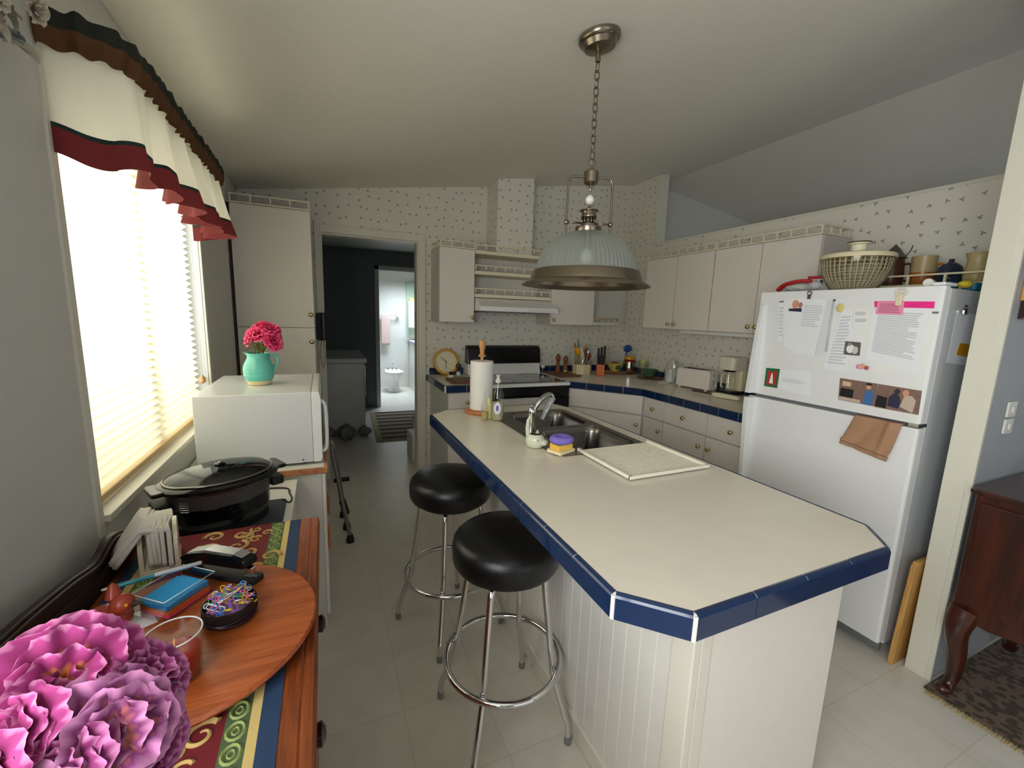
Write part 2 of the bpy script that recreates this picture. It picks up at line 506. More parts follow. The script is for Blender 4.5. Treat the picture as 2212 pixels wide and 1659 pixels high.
struct(MB().prism([(-3.3, 0), (YB + .1, 0), (YB + .1, ceilz(6.5) + .01), (-3.3, ceilz(6.5) + .01)], 6.5, 6.6, 'x', holes=[[(-2.0, .8), (1.4, .8), (1.4, 2.1), (-2.0, 2.1)]]).build('wall_dining_right', M['grey']))
struct(MB().prism([(-1.15, .95), (.45, .95), (.45, 2.05), (-1.15, 2.05)], -.60, -.565, 'x', holes=[[(-1.12, .98), (-.37, .98), (-.37, 2.02), (-1.12, 2.02)], [(-.33, .98), (.42, .98), (.42, 2.02), (-.33, 2.02)]]).build('fill_window', M['trim'], bevel=.002))  # unseen window, added beside the camera to let fill light in
# door casing
t = MB()
t.box(-.045, 0, YB - .018, YB, 0, 2.195); t.box(.80, .868, YB - .018, YB, 0, 2.195); t.box(0, .80, YB - .018, YB, 2.13, 2.195)
t.box(-.005, .012, YB, YB + .12, 0, 2.13); t.box(.79, .805, YB, YB + .12, 0, 2.13); t.box(.012, .79, YB, YB + .12, 2.115, 2.13)
struct(t.build('trim_4', M['trim'], bevel=.003))
struct(box('baseboard_back', .868, .93, YB - .012, YB, 0, .07, M['trim']))
M['hall'] = mat('shaded_grey_paint', (112, 118, 120), .7)  # grey darkened so the wall colour carries the hall's lack of light
# utility room and bathroom beyond
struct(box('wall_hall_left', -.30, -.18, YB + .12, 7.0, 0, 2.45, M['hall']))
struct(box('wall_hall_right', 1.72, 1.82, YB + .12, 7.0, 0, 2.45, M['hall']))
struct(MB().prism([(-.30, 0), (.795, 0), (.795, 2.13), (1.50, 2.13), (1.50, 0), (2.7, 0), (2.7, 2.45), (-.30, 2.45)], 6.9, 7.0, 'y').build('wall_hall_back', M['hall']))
struct(box('wall_bathroom_back', .2, 2.7, 8.65, 8.75, 0, 2.5, M['white']))
struct(box('wall_bathroom_left', .2, .3, 7.0, 8.65, 0, 2.5, M['white']))
struct(box('wall_bathroom_right', 2.6, 2.7, 7.0, 8.65, 0, 2.5, M['white']))
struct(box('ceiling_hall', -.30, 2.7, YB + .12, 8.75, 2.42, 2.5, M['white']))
t = MB(); t.box(.735, .795, 6.885, 6.9, 0, 2.19); t.box(.735, 1.56, 6.885, 6.9, 2.13, 2.19); t.box(1.50, 1.56, 6.885, 6.9, 0, 2.13)
struct(t.build('trim_5', M['wall'], bevel=.002))

# window in the left wall: frame, pane, mullion, pleated blind
w = bpy.data.objects.new('window_1', None); COL.objects.link(w); w.location = (XL - .08, 2.06, .905); ORG['window_1'] = Vector(w.location); struct(w)
f = MB()
y0, y1, z0, z1 = 1.43, 2.70, .905, 2.03
for a in ((y0, y0 + .028, z0, z1), (y1 - .05, y1, z0, z1), (y0, y1, z0, z0 + .035), (y0, y1, z1 - .04, z1)): f.box(-.685, -.64, a[0], a[1], a[2], a[3])
f.box(-.685, -.645, 2.05, 2.10, z0, z1)
struct(f.build('window_frame', M['trim'], w, bevel=.003))
struct(MB().box(-.668, -.664, y0, y1, z0, z1).build('window_pane', M['glass'], w))
s = MB(); s.box(-.64, -.552, y0 + .001, y1 - .001, z0 + .001, z0 + .022); s.box(-.574, -.560, y1, y1 + .035, z0, z1 + .03); s.box(-.574, -.564, y0 - .03, y0, z0 - .03, z1 + .03)
struct(s.build('window_sill', M['trim'], w, bevel=.002))
def area(name, loc, rot, sx, sy, pw, col=(1, 1, 1), spread=180):
    l = bpy.data.lights.new(name, 'AREA'); l.shape = 'RECTANGLE'; l.size = sx; l.size_y = sy; l.energy = pw; l.color = col; l.spread = math.radians(spread)
    o = bpy.data.objects.new(name, l); COL.objects.link(o); o.location = loc; o.rotation_euler = rot
    return o
area('daylight_kitchen_window', (-.95, 2.06, 1.7), (0, math.radians(-80), 0), 1.3, 1.5, LP['kw'], (.98, .99, 1))
area('fill_left_rear_window', (-.72, -.35, 1.5), (0, math.radians(-90), 0), 1.1, 1.55, LP['rw'], (.98, .99, 1))  # fill light coming through the added, unseen side window
area('daylight_living_window', (1.6, -3.22, 1.35), (math.radians(90), 0, 0), 2.8, 1.5, LP['lw'], (1, .97, .90))
area('daylight_dining_window', (6.52, -.3, 1.45), (0, math.radians(90), 0), 1.3, 3.3, LP['dw'], (.82, .9, 1))
area('bathroom_ceiling_lamp', (1.4, 8.0, 2.38), (0, 0, 0), .9, .5, LP['bath'], (.74, .87, 1), 110)
wd = bpy.data.worlds.new('world'); SC.world = wd; wd.use_nodes = True
bg = wd.node_tree.nodes['Background']; bg.inputs[0].default_value = (.80, .9, 1, 1); bg.inputs[1].default_value = LP['world']
SC.view_settings.view_transform = 'Standard'; SC.view_settings.look = 'None'; SC.view_settings.gamma = 1
SC.view_settings.exposure = LP['exp']; SC.view_settings.use_curve_mapping = False
SC.cycles.use_adaptive_sampling = True; SC.cycles.adaptive_threshold = .04; SC.cycles.max_bounces = 9; SC.cycles.diffuse_bounces = 5; SC.cycles.transparent_max_bounces = 16; SC.cycles.sample_clamp_indirect = 6
SC.cycles.caustics_reflective = False; SC.cycles.caustics_refractive = False
# ------------------------------------------------------------ cabinets
def fb(mb, face, F, a0, a1, d0, d1, z0, z1, mt=0):
    """box given along the front (a), into the wall from the front plane (d) and height"""
    if face == 'B': mb.box(a0, a1, F + d0, F + d1, z0, z1, mt)
    elif face == 'R': mb.box(F + d0, F + d1, a0, a1, z0, z1, mt)
    elif face == 'L': mb.box(F - d1, F - d0, a0, a1, z0, z1, mt)
    return mb

RK = {'B': Matrix.Rotation(PI / 2, 4, 'X'), 'R': Matrix.Rotation(-PI / 2, 4, 'Y'), 'L': Matrix.Rotation(PI / 2, 4, 'Y')}
KPROF = [(.006, 0), (.006, .010), (.010, .013), (.0155, .020), (.0165, .026), (.013, .032), (.006, .035), (.0001, .0355)]
def knob(face, F, a, z, parent, m=None, k=1.0, name='knob'):
    c = (a, F, z) if face == 'B' else (F, a, z)
    return MB().lathe([(r * k, h * k) for r, h in KPROF], c, 16, 0, True, RK[face]).build(name, m or M['brass'], parent)

def rail(face, F, a0, a1, z, parent, n=None, h=.058, side=None, base=True, m=None):
    r = MB()
    if base: fb(r, face, F, a0, a1, 0, .016, z, z + .010)
    fb(r, face, F, a0, a1, .002, .014, z + h - .009, z + h)
    if side is not None:
        e, d = side
        lo, hi = (e, e + .014) if e == a0 else (e - .014, e)
        fb(r, face, F, lo, hi, .014, d, z + h - .009, z + h)
        if base: fb(r, face, F, lo, hi, .016, d, z, z + .01)
    R = r.build('gallery_rail', m or M['railc'], parent, bevel=.001)
    n = n or max(2, round((a1 - a0) / .1))
    for i in range(n + 1):
        a = a0 + .008 + (a1 - a0 - .016) * i / n
        s = MB(); fb(s, face, F, a - .005, a + .005, .003, .013, z + .010, z + h - .009); s.build('spindle', m or M['railc'], R)
    if side is not None:
        for i in range(1, 4):
            s = MB(); c = side[1] * i / 3.3; fb(s, face, F, lo + .002, hi - .002, c - .005, c + .005, z + .01, z + h - .009); s.build('spindle', m or M['railc'], R)
    return R

def cabinet(name, label, cat, face, F, a0, a1, depth, z0, z1, doors, group=None, drawers=(), toe=0, dm=None, dz0=None, dz1=None):
    """doors: list of (a_from, a_to, knob_a or None); drawers: list of (a_from, a_to, z0, z1, knob)"""
    c0 = Vector((((a0 + a1) / 2), F + depth / 2, z0)) if face == 'B' else Vector((F + (depth / 2 if face == 'R' else -depth / 2), (a0 + a1) / 2, z0))
    T = thing(name, label, cat, c0, group)
    b = MB(); fb(b, face, F, a0, a1, .018, depth, z0 + toe, z1)
    if toe: fb(b, face, F, a0, a1, .07, depth, z0, z0 + toe)
    b.build('body', M['lamside'], T, bevel=.001)
    kz0 = dz0 if dz0 is not None else z0 + .002; kz1 = dz1 if dz1 is not None else z1 - .002
    for (d0, d1, ka, kz) in doors:
        m = MB(); fb(m, face, F, d0 + .0015, d1 - .0015, 0, .0175, kz0, kz1)
        D = m.build('door', dm or M['lam'], T, bevel=.0015)
        e = MB(); fb(e, face, F, d1 - .0015, d1 + .0003, .001, .0175, kz0, kz1); e.build('wood_edge', M['edgew'], D)
        if ka is not None: knob(face, F, ka, kz, D)
    for (d0, d1, q0, q1, kn) in drawers:
        m = MB(); fb(m, face, F, d0 + .0015, d1 - .0015, 0, .0175, q0, q1)
        D = m.build('drawer', dm or M['lam'], T, bevel=.0015)
        if kn: knob(face, F, (d0 + d1) / 2, (q0 + q1) / 2, D)
    return T

FU = 3.65
T = cabinet('wall_cabinet', 'white single-door wall cabinet left of the range hood', 'cabinet', 'B', FU, .92, 1.235, YB - FU - .002, 1.43, 2.06, [(.92, 1.235, 1.215, 1.475)])
rail('B', FU - .002, .92, 1.24, 2.062, T, side=(.92, .31))
T = cabinet('wall_cabinet', 'white single-door wall cabinet right of the range hood, behind the pendant', 'cabinet', 'B', FU, 2.015, 2.512, YB - FU - .002, 1.43, 2.06, [(2.015, 2.512, 2.04, 1.475)])
rail('B', FU - .002, 2.016, 2.51, 2.062, T)
# open shelves over the hood
def beadpoly(a0, a1, pitch=.04, d=.003):
    out = []; n = max(1, int(round((a1 - a0) / pitch))); p = (a1 - a0) / n
    for i in range(n):
        a = a0 + p * i
        out += [(a, 0), (a + p - 2 * d, 0), (a + p - d, -d)] if i < n - 1 else [(a, 0), (a + p, 0)]
    return out
T = thing('open_shelf_unit', 'open white shelves with little gallery rails above the range hood', 'shelf', (1.625, 3.8, 1.66))
pl = beadpoly(1.238, 2.012)
MB().prism([(a, 3.952 - d) for a, d in pl] + [(2.012, 3.966), (1.238, 3.966)], 1.66, 2.06, 'z').build('back_panel', M['white'], T)
for i, z in enumerate((1.655, 1.855, 2.03)):
    s = box('shelf', 1.238, 2.012, FU + .002, 3.95, z, z + .03, M['railc'], T, .002)
    rail('B', FU, 1.24, 2.01, z + .032, T, n=8, base=False, h=.05)
T = thing('range_hood', 'white sloped range hood above the stove', 'range hood', (1.62, 3.75, 1.52))
MB().prism([(3.96, 1.65), (3.66, 1.65), (3.49, 1.575), (3.49, 1.535), (3.96, 1.535)], 1.242, 2.008, 'x').build('canopy', M['app'], T, bevel=.003)
box('filter_panel', 1.30, 1.95, 3.55, 3.9, 1.525, 1.5345, M['seal'], T)
MB().box(1.7, 1.9, 3.485, 3.4895, 1.548, 1.562).build('switch_strip', M['white'], T)
# corner shelf
T = thing('corner_shelf', 'small open corner shelf with brass-topped rail beside the hood cabinet', 'shelf', (2.9, 3.8, 1.44))
pl = beadpoly(2.516, 3.12)
q = MB().prism([(a, 3.955 - d) for a, d in pl] + [(3.12, 3.966), (2.516, 3.966)], 1.46, 1.95, 'z')
q.build('back_panel', M['white'], T)
box('shelf', 2.516, 2.84, FU + .002, 3.95, 1.438, 1.463, M['white'], T, .002)
rail('B', FU, 2.516, 2.826, 1.465, T, n=4, h=.042, base=False, m=mat('brass_gilt_rail', (226, 206, 150), .25, .6))
# chase box above the cabinets
struct(MB().prism([(1.455, 2.062), (1.812, 2.062), (1.812, ceilz(1.812) + .01), (1.455, ceilz(1.455) + .01)], 3.70, YB, 'y').build('column_vent_chase', M['paper']))
# right wall cabinets
FR = 2.83
G = 'two-door wall cabinets on the right wall'
T = cabinet('wall_cabinet', 'white two-door wall cabinet on the right wall, next to the corner', 'cabinet', 'R', FR, 2.512, 3.285, XR - FR - .002, 1.43, 2.06, [(2.90, 3.283, 2.935, 1.475), (2.514, 2.898, 2.865, 1.475)])
rail('R', FR - .002, 2.513, 3.285, 2.062, T, n=8)
T = cabinet('wall_cabinet', 'white two-door wall cabinet on the right wall, next to the refrigerator', 'cabinet', 'R', FR, 1.722, 2.510, XR - FR - .002, 1.43, 2.06, [(2.116, 2.508, 2.145, 1.478), (1.724, 2.114, 2.085, 1.478)])
rail('R', FR - .002, 1.722, 2.511, 2.062, T, n=8, side=(1.722, .31))
T = thing('under_cabinet_light', 'slim white light fixture under the right wall cabinets', 'light', (3.03, 2.35, 1.38))
box('housing', 2.98, 3.10, 1.78, 2.95, 1.395, 1.429, M['white'], T, .003); box('diffuser', 2.97, 2.98, 1.80, 2.93, 1.398, 1.425, M['tissue'], T)
# box shelf above the refrigerator
T = thing('wall_shelf', 'white wall shelf with gallery rail above the refrigerator', 'shelf', (2.98, 1.26, 1.70))
box('shelf', 2.84, XR - .002, .81, 1.718, 1.700, 1.718, M['white'], T, .002)
rail('R', 2.832, .81, 1.718, 1.72, T, n=6, h=.062, m=mat('cream_gilt_rail', (232, 224, 190), .3))

# base cabinets
H = .865
cabinet('base_cabinet', 'white base cabinet with one drawer, left of the stove', 'cabinet', 'B', 3.315, .915, 1.232, YB - 3.315 - .002, 0, H, [(.915, 1.232, None, 0)], drawers=[(.915, 1.232, .70, .858, True)], toe=.1, dz0=.11, dz1=.693)
cabinet('base_cabinet', 'narrow white base cabinet with one drawer beside the diagonal corner unit', 'cabinet', 'R', 2.475, 2.535, 2.765, XR - 2.475 - .002, 0, H, [(2.535, 2.765, 2.565, .61)], drawers=[(2.535, 2.765, .70, .858, True)], toe=.1, dz0=.11, dz1=.693)
cabinet('base_cabinet', 'wider white base cabinet, middle of the right-hand run, one drawer', 'cabinet', 'R', 2.475, 2.116, 2.533, XR - 2.475 - .002, 0, H, [(2.116, 2.533, 2.155, .61)], drawers=[(2.116, 2.533, .70, .858, True)], toe=.1, dz0=.11, dz1=.693)
cabinet('base_cabinet', 'white base cabinet with drawer, right beside the refrigerator', 'cabinet', 'R', 2.475, 1.70, 2.114, XR - 2.475 - .002, 0, H, [(1.70, 2.114, 2.07, .61)], drawers=[(1.70, 2.114, .70, .858, True)], toe=.1, dz0=.11, dz1=.693)
# diagonal corner unit
T = thing('corner_base_cabinet', 'diagonal white corner base cabinet between stove and right-hand run', 'cabinet', (2.6, 3.4, 0))
MB().prism([(2.047, 3.325), (2.062, 3.325), (2.494, 2.785), (2.494, 2.769), (3.14, 2.769), (3.14, 3.96), (2.047, 3.96)], .1, H, 'z').build('body', M['lamside'], T)
MB().prism([(2.12, 3.40), (2.55, 2.86), (3.14, 2.86), (3.14, 3.96), (2.12, 3.96)], 0, .1, 'z').build('plinth', M['lamside'], T)
A = Vector((2.047, 3.315, 0)); B = Vector((2.472, 2.782, 0)); d = (B - A).normalized(); nrm = Vector((d.y, -d.x, 0)); ln = (B - A).length
if nrm.y > 0: nrm = -nrm
def dpan(name, s0, s1, z0, z1, par):
    a = A + d * s0; b = A + d * s1
    return MB().prism([(a.x + nrm.x * .002, a.y + nrm.y * .002), (b.x + nrm.x * .002, b.y + nrm.y * .002), (b.x - nrm.x * .015, b.y - nrm.y * .015), (a.x - nrm.x * .015, a.y - nrm.y * .015)], z0, z1).build(name, M['lam'], par, bevel=.0015)
dpan('false_drawer_front', .002, ln - .004, .700, .860, T)
D = dpan('door', .002, ln - .004, .11, .688, T)
kc = A + d * (ln - .04) + nrm * .002; ang = math.atan2(nrm.y, nrm.x)
MB().lathe(KPROF, (kc.x, kc.y, .61), 16, 0, True, Matrix.Rotation(ang, 4, 'Z') @ Matrix.Rotation(PI / 2, 4, 'Y')).build('knob', M['brass'], D)

# tiled edges
def tile_edge(pts, z0, z1, parent, pitch=.155, th=.011, name='tile_edging', top=.0):
    """tiles set along the outside of an open line of points (outside on the right of the direction)"""
    mb = MB()
    for i in range(len(pts) - 1):
        a = Vector(pts[i] + (0,)); b = Vector(pts[i + 1] + (0,)); dd = (b - a); L = dd.length; dd.normalize(); nn = Vector((dd.y, -dd.x, 0))
        n = max(1, round(L / pitch)); p = L / n; g = .0016
        for k in range(n):
            s0 = p * k + g; s1 = p * (k + 1) - g
            P = [a + dd * s0, a + dd * s1]
            # rounded front: profile across thickness and height
            prof = [(0, z0), (th * .8, z0), (th, z0 + .002), (th, z1 - .007), (th * .72, z1 - .002), (th * .1, z1 + .0015), (-.004, z1 + .0005)]
            mb.loft([[(q.x + nn.x * o, q.y + nn.y * o, z) for o, z in prof] for q in P], 0, False)
        q0 = a; q1 = b; o = th - .0022
        mb.loft([[(q.x + nn.x * oo, q.y + nn.y * oo, z) for oo, z in ((0, z0 + .0004), (o, z0 + .0004), (o, z1 - .0055), (o * .5, z1 - .0012), (0, z1 - .0008))] for q in (q0, q1)], 1, False)
        if i < len(pts) - 2:
            c = Vector(pts[i + 2] + (0,)); d2 = (c - b).normalized(); n2 = Vector((d2.y, -d2.x, 0))
            mb.prism([(b.x, b.y), (b.x + nn.x * th, b.y + nn.y * th), (b.x + (nn + n2).x * th * .52, b.y + (nn + n2).y * th * .52), (b.x + n2.x * th, b.y + n2.y * th)], z0, z1 - .003, 'z', 1)
    return mb.build(name, [M['tile'], M['grout']], parent)

ZT = .925
T = thing('worktop', 'beige worktop with navy tile edge left of the stove', 'worktop', (1.06, 3.6, .87))
MB().prism([(.886, YB - .002), (.886, 3.296), (1.236, 3.296), (1.236, YB - .002)], .868, ZT).build('slab', M['top'], T)
tile_edge([(.886, YB - .004), (.886, 3.296), (1.236, 3.296)][::1], .868, ZT, T)
tile_edge([(1.236, YB - .014), (.90, YB - .014)][::-1], ZT + .001, ZT + .062, T, name='tile_splashback')
T = thing('worktop', 'long beige worktop with navy tile edge running round the corner', 'worktop', (2.8, 2.8, .87))
MB().prism([(2.046, YB - .002), (2.046, 3.292), (2.454, 2.775), (2.454, 1.70), (XR - .002, 1.70), (XR - .002, YB - .002)], .868, ZT).build('slab', M['top'], T)
tile_edge([(2.046, 3.292), (2.454, 2.775), (2.454, 1.70)], .868, ZT, T)
tile_edge([(2.05, YB - .014), (3.10, YB - .014)], ZT + .001, ZT + .062, T, name='tile_splashback')
tile_edge([(XR - .014, YB - .03), (XR - .014, 1.70)], ZT + .001, ZT + .062, T, name='tile_splashback')

# ------------------------------------------------------------ stove
T = thing('stove', 'white freestanding stove with black glass top and black control panel', 'stove', (1.64, 3.6, 0))
box('body', 1.243, 2.036, 3.30, 3.94, .02, .895, M['app'], T, .003)
MB().prism(rrect(1.251, 2.032, 3.245, 3.88, .012, 3), .897, .925).build('cooktop_frame', M['app'], T, bevel=.003)
box('glass_cooktop', 1.275, 2.008, 3.30, 3.84, .9255, .929, mat('cooktop_glass', (26, 26, 28), .06, coat=.5), T)
for (x, y, q) in ((1.45, 3.43, .105), (1.84, 3.43, .085), (1.45, 3.70, .085), (1.84, 3.70, .105)):
    MB().tube([(x + q * math.cos(a * PI / 16), y + q * math.sin(a * PI / 16), .9293) for a in range(32)], .0012, 4, 0, True).build('burner_ring', M['seal'], T)
MB().prism([(3.85, .927), (3.96, .927), (3.96, 1.03), (3.875, 1.03)], 1.254, 2.034, 'x').build('back_riser', M['app'], T, bevel=.003)
MB().prism([(3.855, 1.031), (3.96, 1.031), (3.96, 1.205), (3.915, 1.205), (3.875, 1.18)], 1.252, 2.036, 'x').build('control_panel', M['black'], T, bevel=.008)
D = box('oven_door', 1.25, 2.033, 3.262, 3.298, .22, .80, M['black'], T, .004)
MB().tube([(1.30, 3.262, .79), (1.30, 3.222, .79), (1.98, 3.222, .79), (1.98, 3.262, .79)], .009, 8).build('handle', M['black'], D)
box('vent_strip', 1.25, 2.033, 3.27, 3.298, .805, .892, M['black'], T)
box('drawer', 1.25, 2.033, 3.27, 3.298, .03, .21, M['app'], T, .004)
# towel on the oven handle
def drape(x0, x1, yc, z1, zf, zb, r, wav=.006, ax='x'):
    def fn(u, v):
        L1 = z1 - zf; L2 = PI * r; L3 = z1 - zb; s = v * (L1 + L2 + L3); a = x0 + (x1 - x0) * u
        w = wav * math.sin(u * 14 + 1) * min(1, abs(v - .5) * 3)
        if s < L1: y, z = -r - abs(w) , zf + s
        elif s < L1 + L2:
            t = (s - L1) / L2 * PI; y, z = -r * math.cos(t), z1 + r * math.sin(t)
        else: y, z = r + abs(w) * .3, z1 - (s - L1 - L2)
        return (a, yc + y, z) if ax == 'x' else (yc + y, a, z)
    return fn
o = MB().sheet(drape(1.33, 1.78, 3.222, .790, .52, .58, .0145), 30, 30).build('dish_towel', cloth('pale_towel_cloth', (206, 202, 200), .1), solid=.004)
tag(o, 'pale grey dish towel hanging on the black oven door handle', 'towel')

# ------------------------------------------------------------ island
T = thing('kitchen_island', 'white beadboard kitchen island base under the navy-edged worktop', 'kitchen island', (1.08, 1.5, 0))
MB().prism([(.80, .645), (1.370, .645), (1.370, 2.36), (.80, 2.36)], .002, .866, holes=[[(.822, .667), (.822, 2.338), (1.348, 2.338), (1.348, .667)]]).build('body', M['lam'], T)
pl = beadpoly(.70, 2.352, .060, .0018)
MB().prism([(.788 + d * -1, a) for a, d in pl] + [(.799, 2.352), (.799, .70)], .075, .866, 'z').build('beadboard_panel', M['white'], T)
box('corner_trim', .778, .803, .632, .70, .002, .866, M['trim'], T, .003)
box('corner_trim', .804, .84, .6325, .6445, .002, .866, M['trim'], T, .002)
box('end_panel', .842, 1.372, .636, .6445, .002, .866, M['lam'], T)
box('baseboard', .776, .7995, .702, 2.352, .002, .073, M['trim'], T, .002)
OUT = [(.551, 2.355), (.551, .656), (.660, .545), (1.352, .545), (1.445, .640), (1.445, 2.30), (1.39, 2.455), (.67, 2.455)]
T = thing('island_worktop', 'large beige island worktop with clipped corners and navy tile edge', 'worktop', (1.0, 1.5, .868))
HOLE = rrect(.885, 1.355, 1.475, 2.265, .05)
MB().prism(OUT, .868, ZT, holes=[HOLE[::-1]]).build('slab', M['top'], T)
tile_edge(OUT + [OUT[0]], .866, ZT, T)
# sink
T = thing('sink', 'double-bowl stainless steel sink set into the island', 'sink', (1.12, 1.87, .925))
X0, X1, Y0, Y1 = .872, 1.368, 1.462, 2.278
bw = [rrect(.965, 1.33, 1.50, 1.862, .06, 6), rrect(.965, 1.33, 1.895, 2.245, .06, 6)]
MB().prism(rrect(X0, X1, Y0, Y1, .045, 6), ZT + .0003, ZT + .0045, holes=[bw[0][::-1], bw[1][::-1]]).build('rim', M['steel'], T, bevel=.0015)
for (x0, x1, y0, y1) in ((.965, 1.33, 1.50, 1.862), (.965, 1.33, 1.895, 2.245)):
    rings = [[(x, y, z) for x, y in rrect(x0 + k, x1 - k, y0 + k, y1 - k, r, 6)] for k, z, r in ((-.002, ZT + .0046, .06), (.004, ZT - .003, .06), (.010, ZT - .03, .06), (.016, ZT - .15, .06), (.035, ZT - .172, .06), (.08, ZT - .18, .05), (.14, ZT - .182, .02))]
    B_ = MB().loft(rings, 0, True, False, True).build('bowl', M['steel'], T)
    MB().lathe([(.038, 0), (.036, .003), (.012, .001), (.001, .001)], ((x0 + x1) / 2, (y0 + y1) / 2, ZT - .1815), 20).build('drain', M['chrome'], B_)
T = thing('faucet', 'chrome swan-neck faucet on the left side of the sink', 'faucet', (.915, 1.80, ZT + .005))
MB().prism(rrect(.893, .938, 1.70, 1.90, .02, 5), ZT + .005, ZT + .010).build('base_plate', M['chrome'], T, bevel=.002)
MB().lathe([(.024, 0), (.023, .02), (.019, .05), (.018, .10), (.02, .115), (.012, .13), (.0001, .132)], (.915, 1.80, ZT + .010), 18).build('body', M['chrome'], T)
sp = spline([(.918, 1.80, 1.03), (.925, 1.80, 1.055), (.95, 1.80, 1.088), (.985, 1.805, 1.112), (1.015, 1.81, 1.118), (1.030, 1.812, 1.105)])
MB().tube(sp, [.016] * 6 + [.014] * 10 + [.015] * (len(sp) - 16), 12).build('spout', M['chrome'], T)
sp2 = spline([(1.030, 1.812, 1.105), (1.005, 1.805, 1.065), (.972, 1.80, 1.00)])
MB().tube(sp2, [.015] * 5 + [.012] * 4 + [.008] * (len(sp2) - 9), 12, flat=1.5).build('spray_head', clear('smoky_clear_plastic', (205, 208, 206), fac=.55, tint=(190, 192, 190)), T)
MB().tube([(.915, 1.80, 1.055), (.90, 1.77, 1.075), (.885, 1.745, 1.085)], [.009, .008, .006], 10).build('lever', M['chrome'], T)

# ------------------------------------------------------------ refrigerator
FX = 2.247; FY0, FY1 = .876, 1.66
T = thing('refrigerator', 'tall white top-freezer refrigerator with notes and photos on its door', 'refrigerator', (2.6, 1.27, 0))
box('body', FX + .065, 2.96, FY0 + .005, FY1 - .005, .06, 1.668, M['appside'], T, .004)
G_ = box('gasket', FX + .052, FX + .065, FY0 + .012, FY1 - .012, .075, 1.655, M['seal'], T)
def fdoor(z0, z1):
    return MB().prism(rrect(FX, FX + .052, FY0, FY1, .012, 4), z0, z1).build('door', M['app'], T, bevel=.004)
DU = fdoor(1.108, 1.675); DL = fdoor(.085, 1.090)
tag(DU, 'freezer door covered in papers'); tag(DL, 'fresh food door below the freezer')
def fhandle(z0, z1, zt, par):
    # long moulded handle along the far edge of the door
    MB().loft([[(FX - d, y0, z), (FX - d, y1, z), (FX + .0, y1 + .004, z), (FX + .0, y0 - .002, z)] for z, d, y0, y1 in zt], 0, False).build('handle', M['app'], par, bevel=.004)
fhandle(0, 0, [(1.112, .050, 1.618, 1.645), (1.15, .048, 1.618, 1.645), (1.45, .030, 1.618, 1.642), (1.60, .012, 1.620, 1.640), (1.615, .003, 1.622, 1.638)], DU)
fhandle(0, 0, [(1.086, .050, 1.618, 1.645), (1.03, .050, 1.618, 1.645), (.75, .032, 1.618, 1.642), (.42, .012, 1.620, 1.640), (.40, .003, 1.622, 1.638)], DL)
box('hinge', FX + .01, FX + .075, FY0 + .005, FY0 + .04, 1.0915, 1.1065, M['chrome'], T)
box('hinge', FX + .02, FX + .12, FY0 + .01, FY0 + .05, 1.677, 1.69, M['app'], T, .003)
box('kick_grille', FX + .07, FX + .08, FY0 + .02, FY1 - .02, .012, .06, M['seal'], T)
for y in (FY0 + .05, FY1 - .05):
    for x in (FX + .11, 2.9): MB().cyl((x, y, 0), .018, .06, 12).build('foot', M['seal'], T)
# ------------------------------------------------------------ pleated blind and valance
def blindmat():
    m, nt, b = nodes('pleated_blind_fabric'); L = nt.links
    b.inputs['Base Color'].default_value = rgb((238, 230, 208)); b.inputs['Roughness'].default_value = .8
    tr = nt.nodes.new('ShaderNodeBsdfTranslucent'); tr.inputs['Color'].default_value = rgb((247, 240, 220))
    mx = nt.nodes.new('ShaderNodeMixShader'); mx.inputs[0].default_value = .62
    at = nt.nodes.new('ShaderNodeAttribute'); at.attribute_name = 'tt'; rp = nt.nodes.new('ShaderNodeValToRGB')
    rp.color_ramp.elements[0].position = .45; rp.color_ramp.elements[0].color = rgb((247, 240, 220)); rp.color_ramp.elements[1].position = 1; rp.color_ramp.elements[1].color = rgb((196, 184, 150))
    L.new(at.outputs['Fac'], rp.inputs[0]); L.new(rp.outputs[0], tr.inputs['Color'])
    L.new(b.outputs[0], mx.inputs[1]); L.new(tr.outputs[0], mx.inputs[2]); L.new(mx.outputs[0], nt.nodes['Material Output'].inputs[0])
    return m
T = thing('pleated_blind', 'closed cream pleated blind glowing with daylight in the window', 'blind', (-.605, 2.04, .93))
bz0, bz1, NP = .955, 1.985, 34
def blind(u, v):
    k = v * NP; fr_ = k - math.floor(k)
    return (-.61 + .011 * (1 - 4 * abs(fr_ - .5) if True else 0), 1.436 + 1.20 * u, bz0 + (bz1 - bz0) * v)
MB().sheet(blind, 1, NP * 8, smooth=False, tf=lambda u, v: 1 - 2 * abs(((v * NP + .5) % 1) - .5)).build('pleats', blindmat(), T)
box('bottom_rail', -.625, -.595, 1.436, 2.636, .935, .955, mat('tan_rail', (196, 168, 120), .5), T, .003)
box('head_rail', -.63, -.59, 1.434, 2.69, 1.985, 2.02, M['trim'], T, .003)
s = MB().tube([(-.592, 2.665, 1.985), (-.592, 2.665, 1.14)], .0015, 6); s.build('pull_cord', M['trim'], T)
MB().lathe([(.003, 0), (.014, .01), (.015, .03), (.004, .045)], (-.592, 2.665, 1.095), 12).build('cord_pull', M['beech'], T)

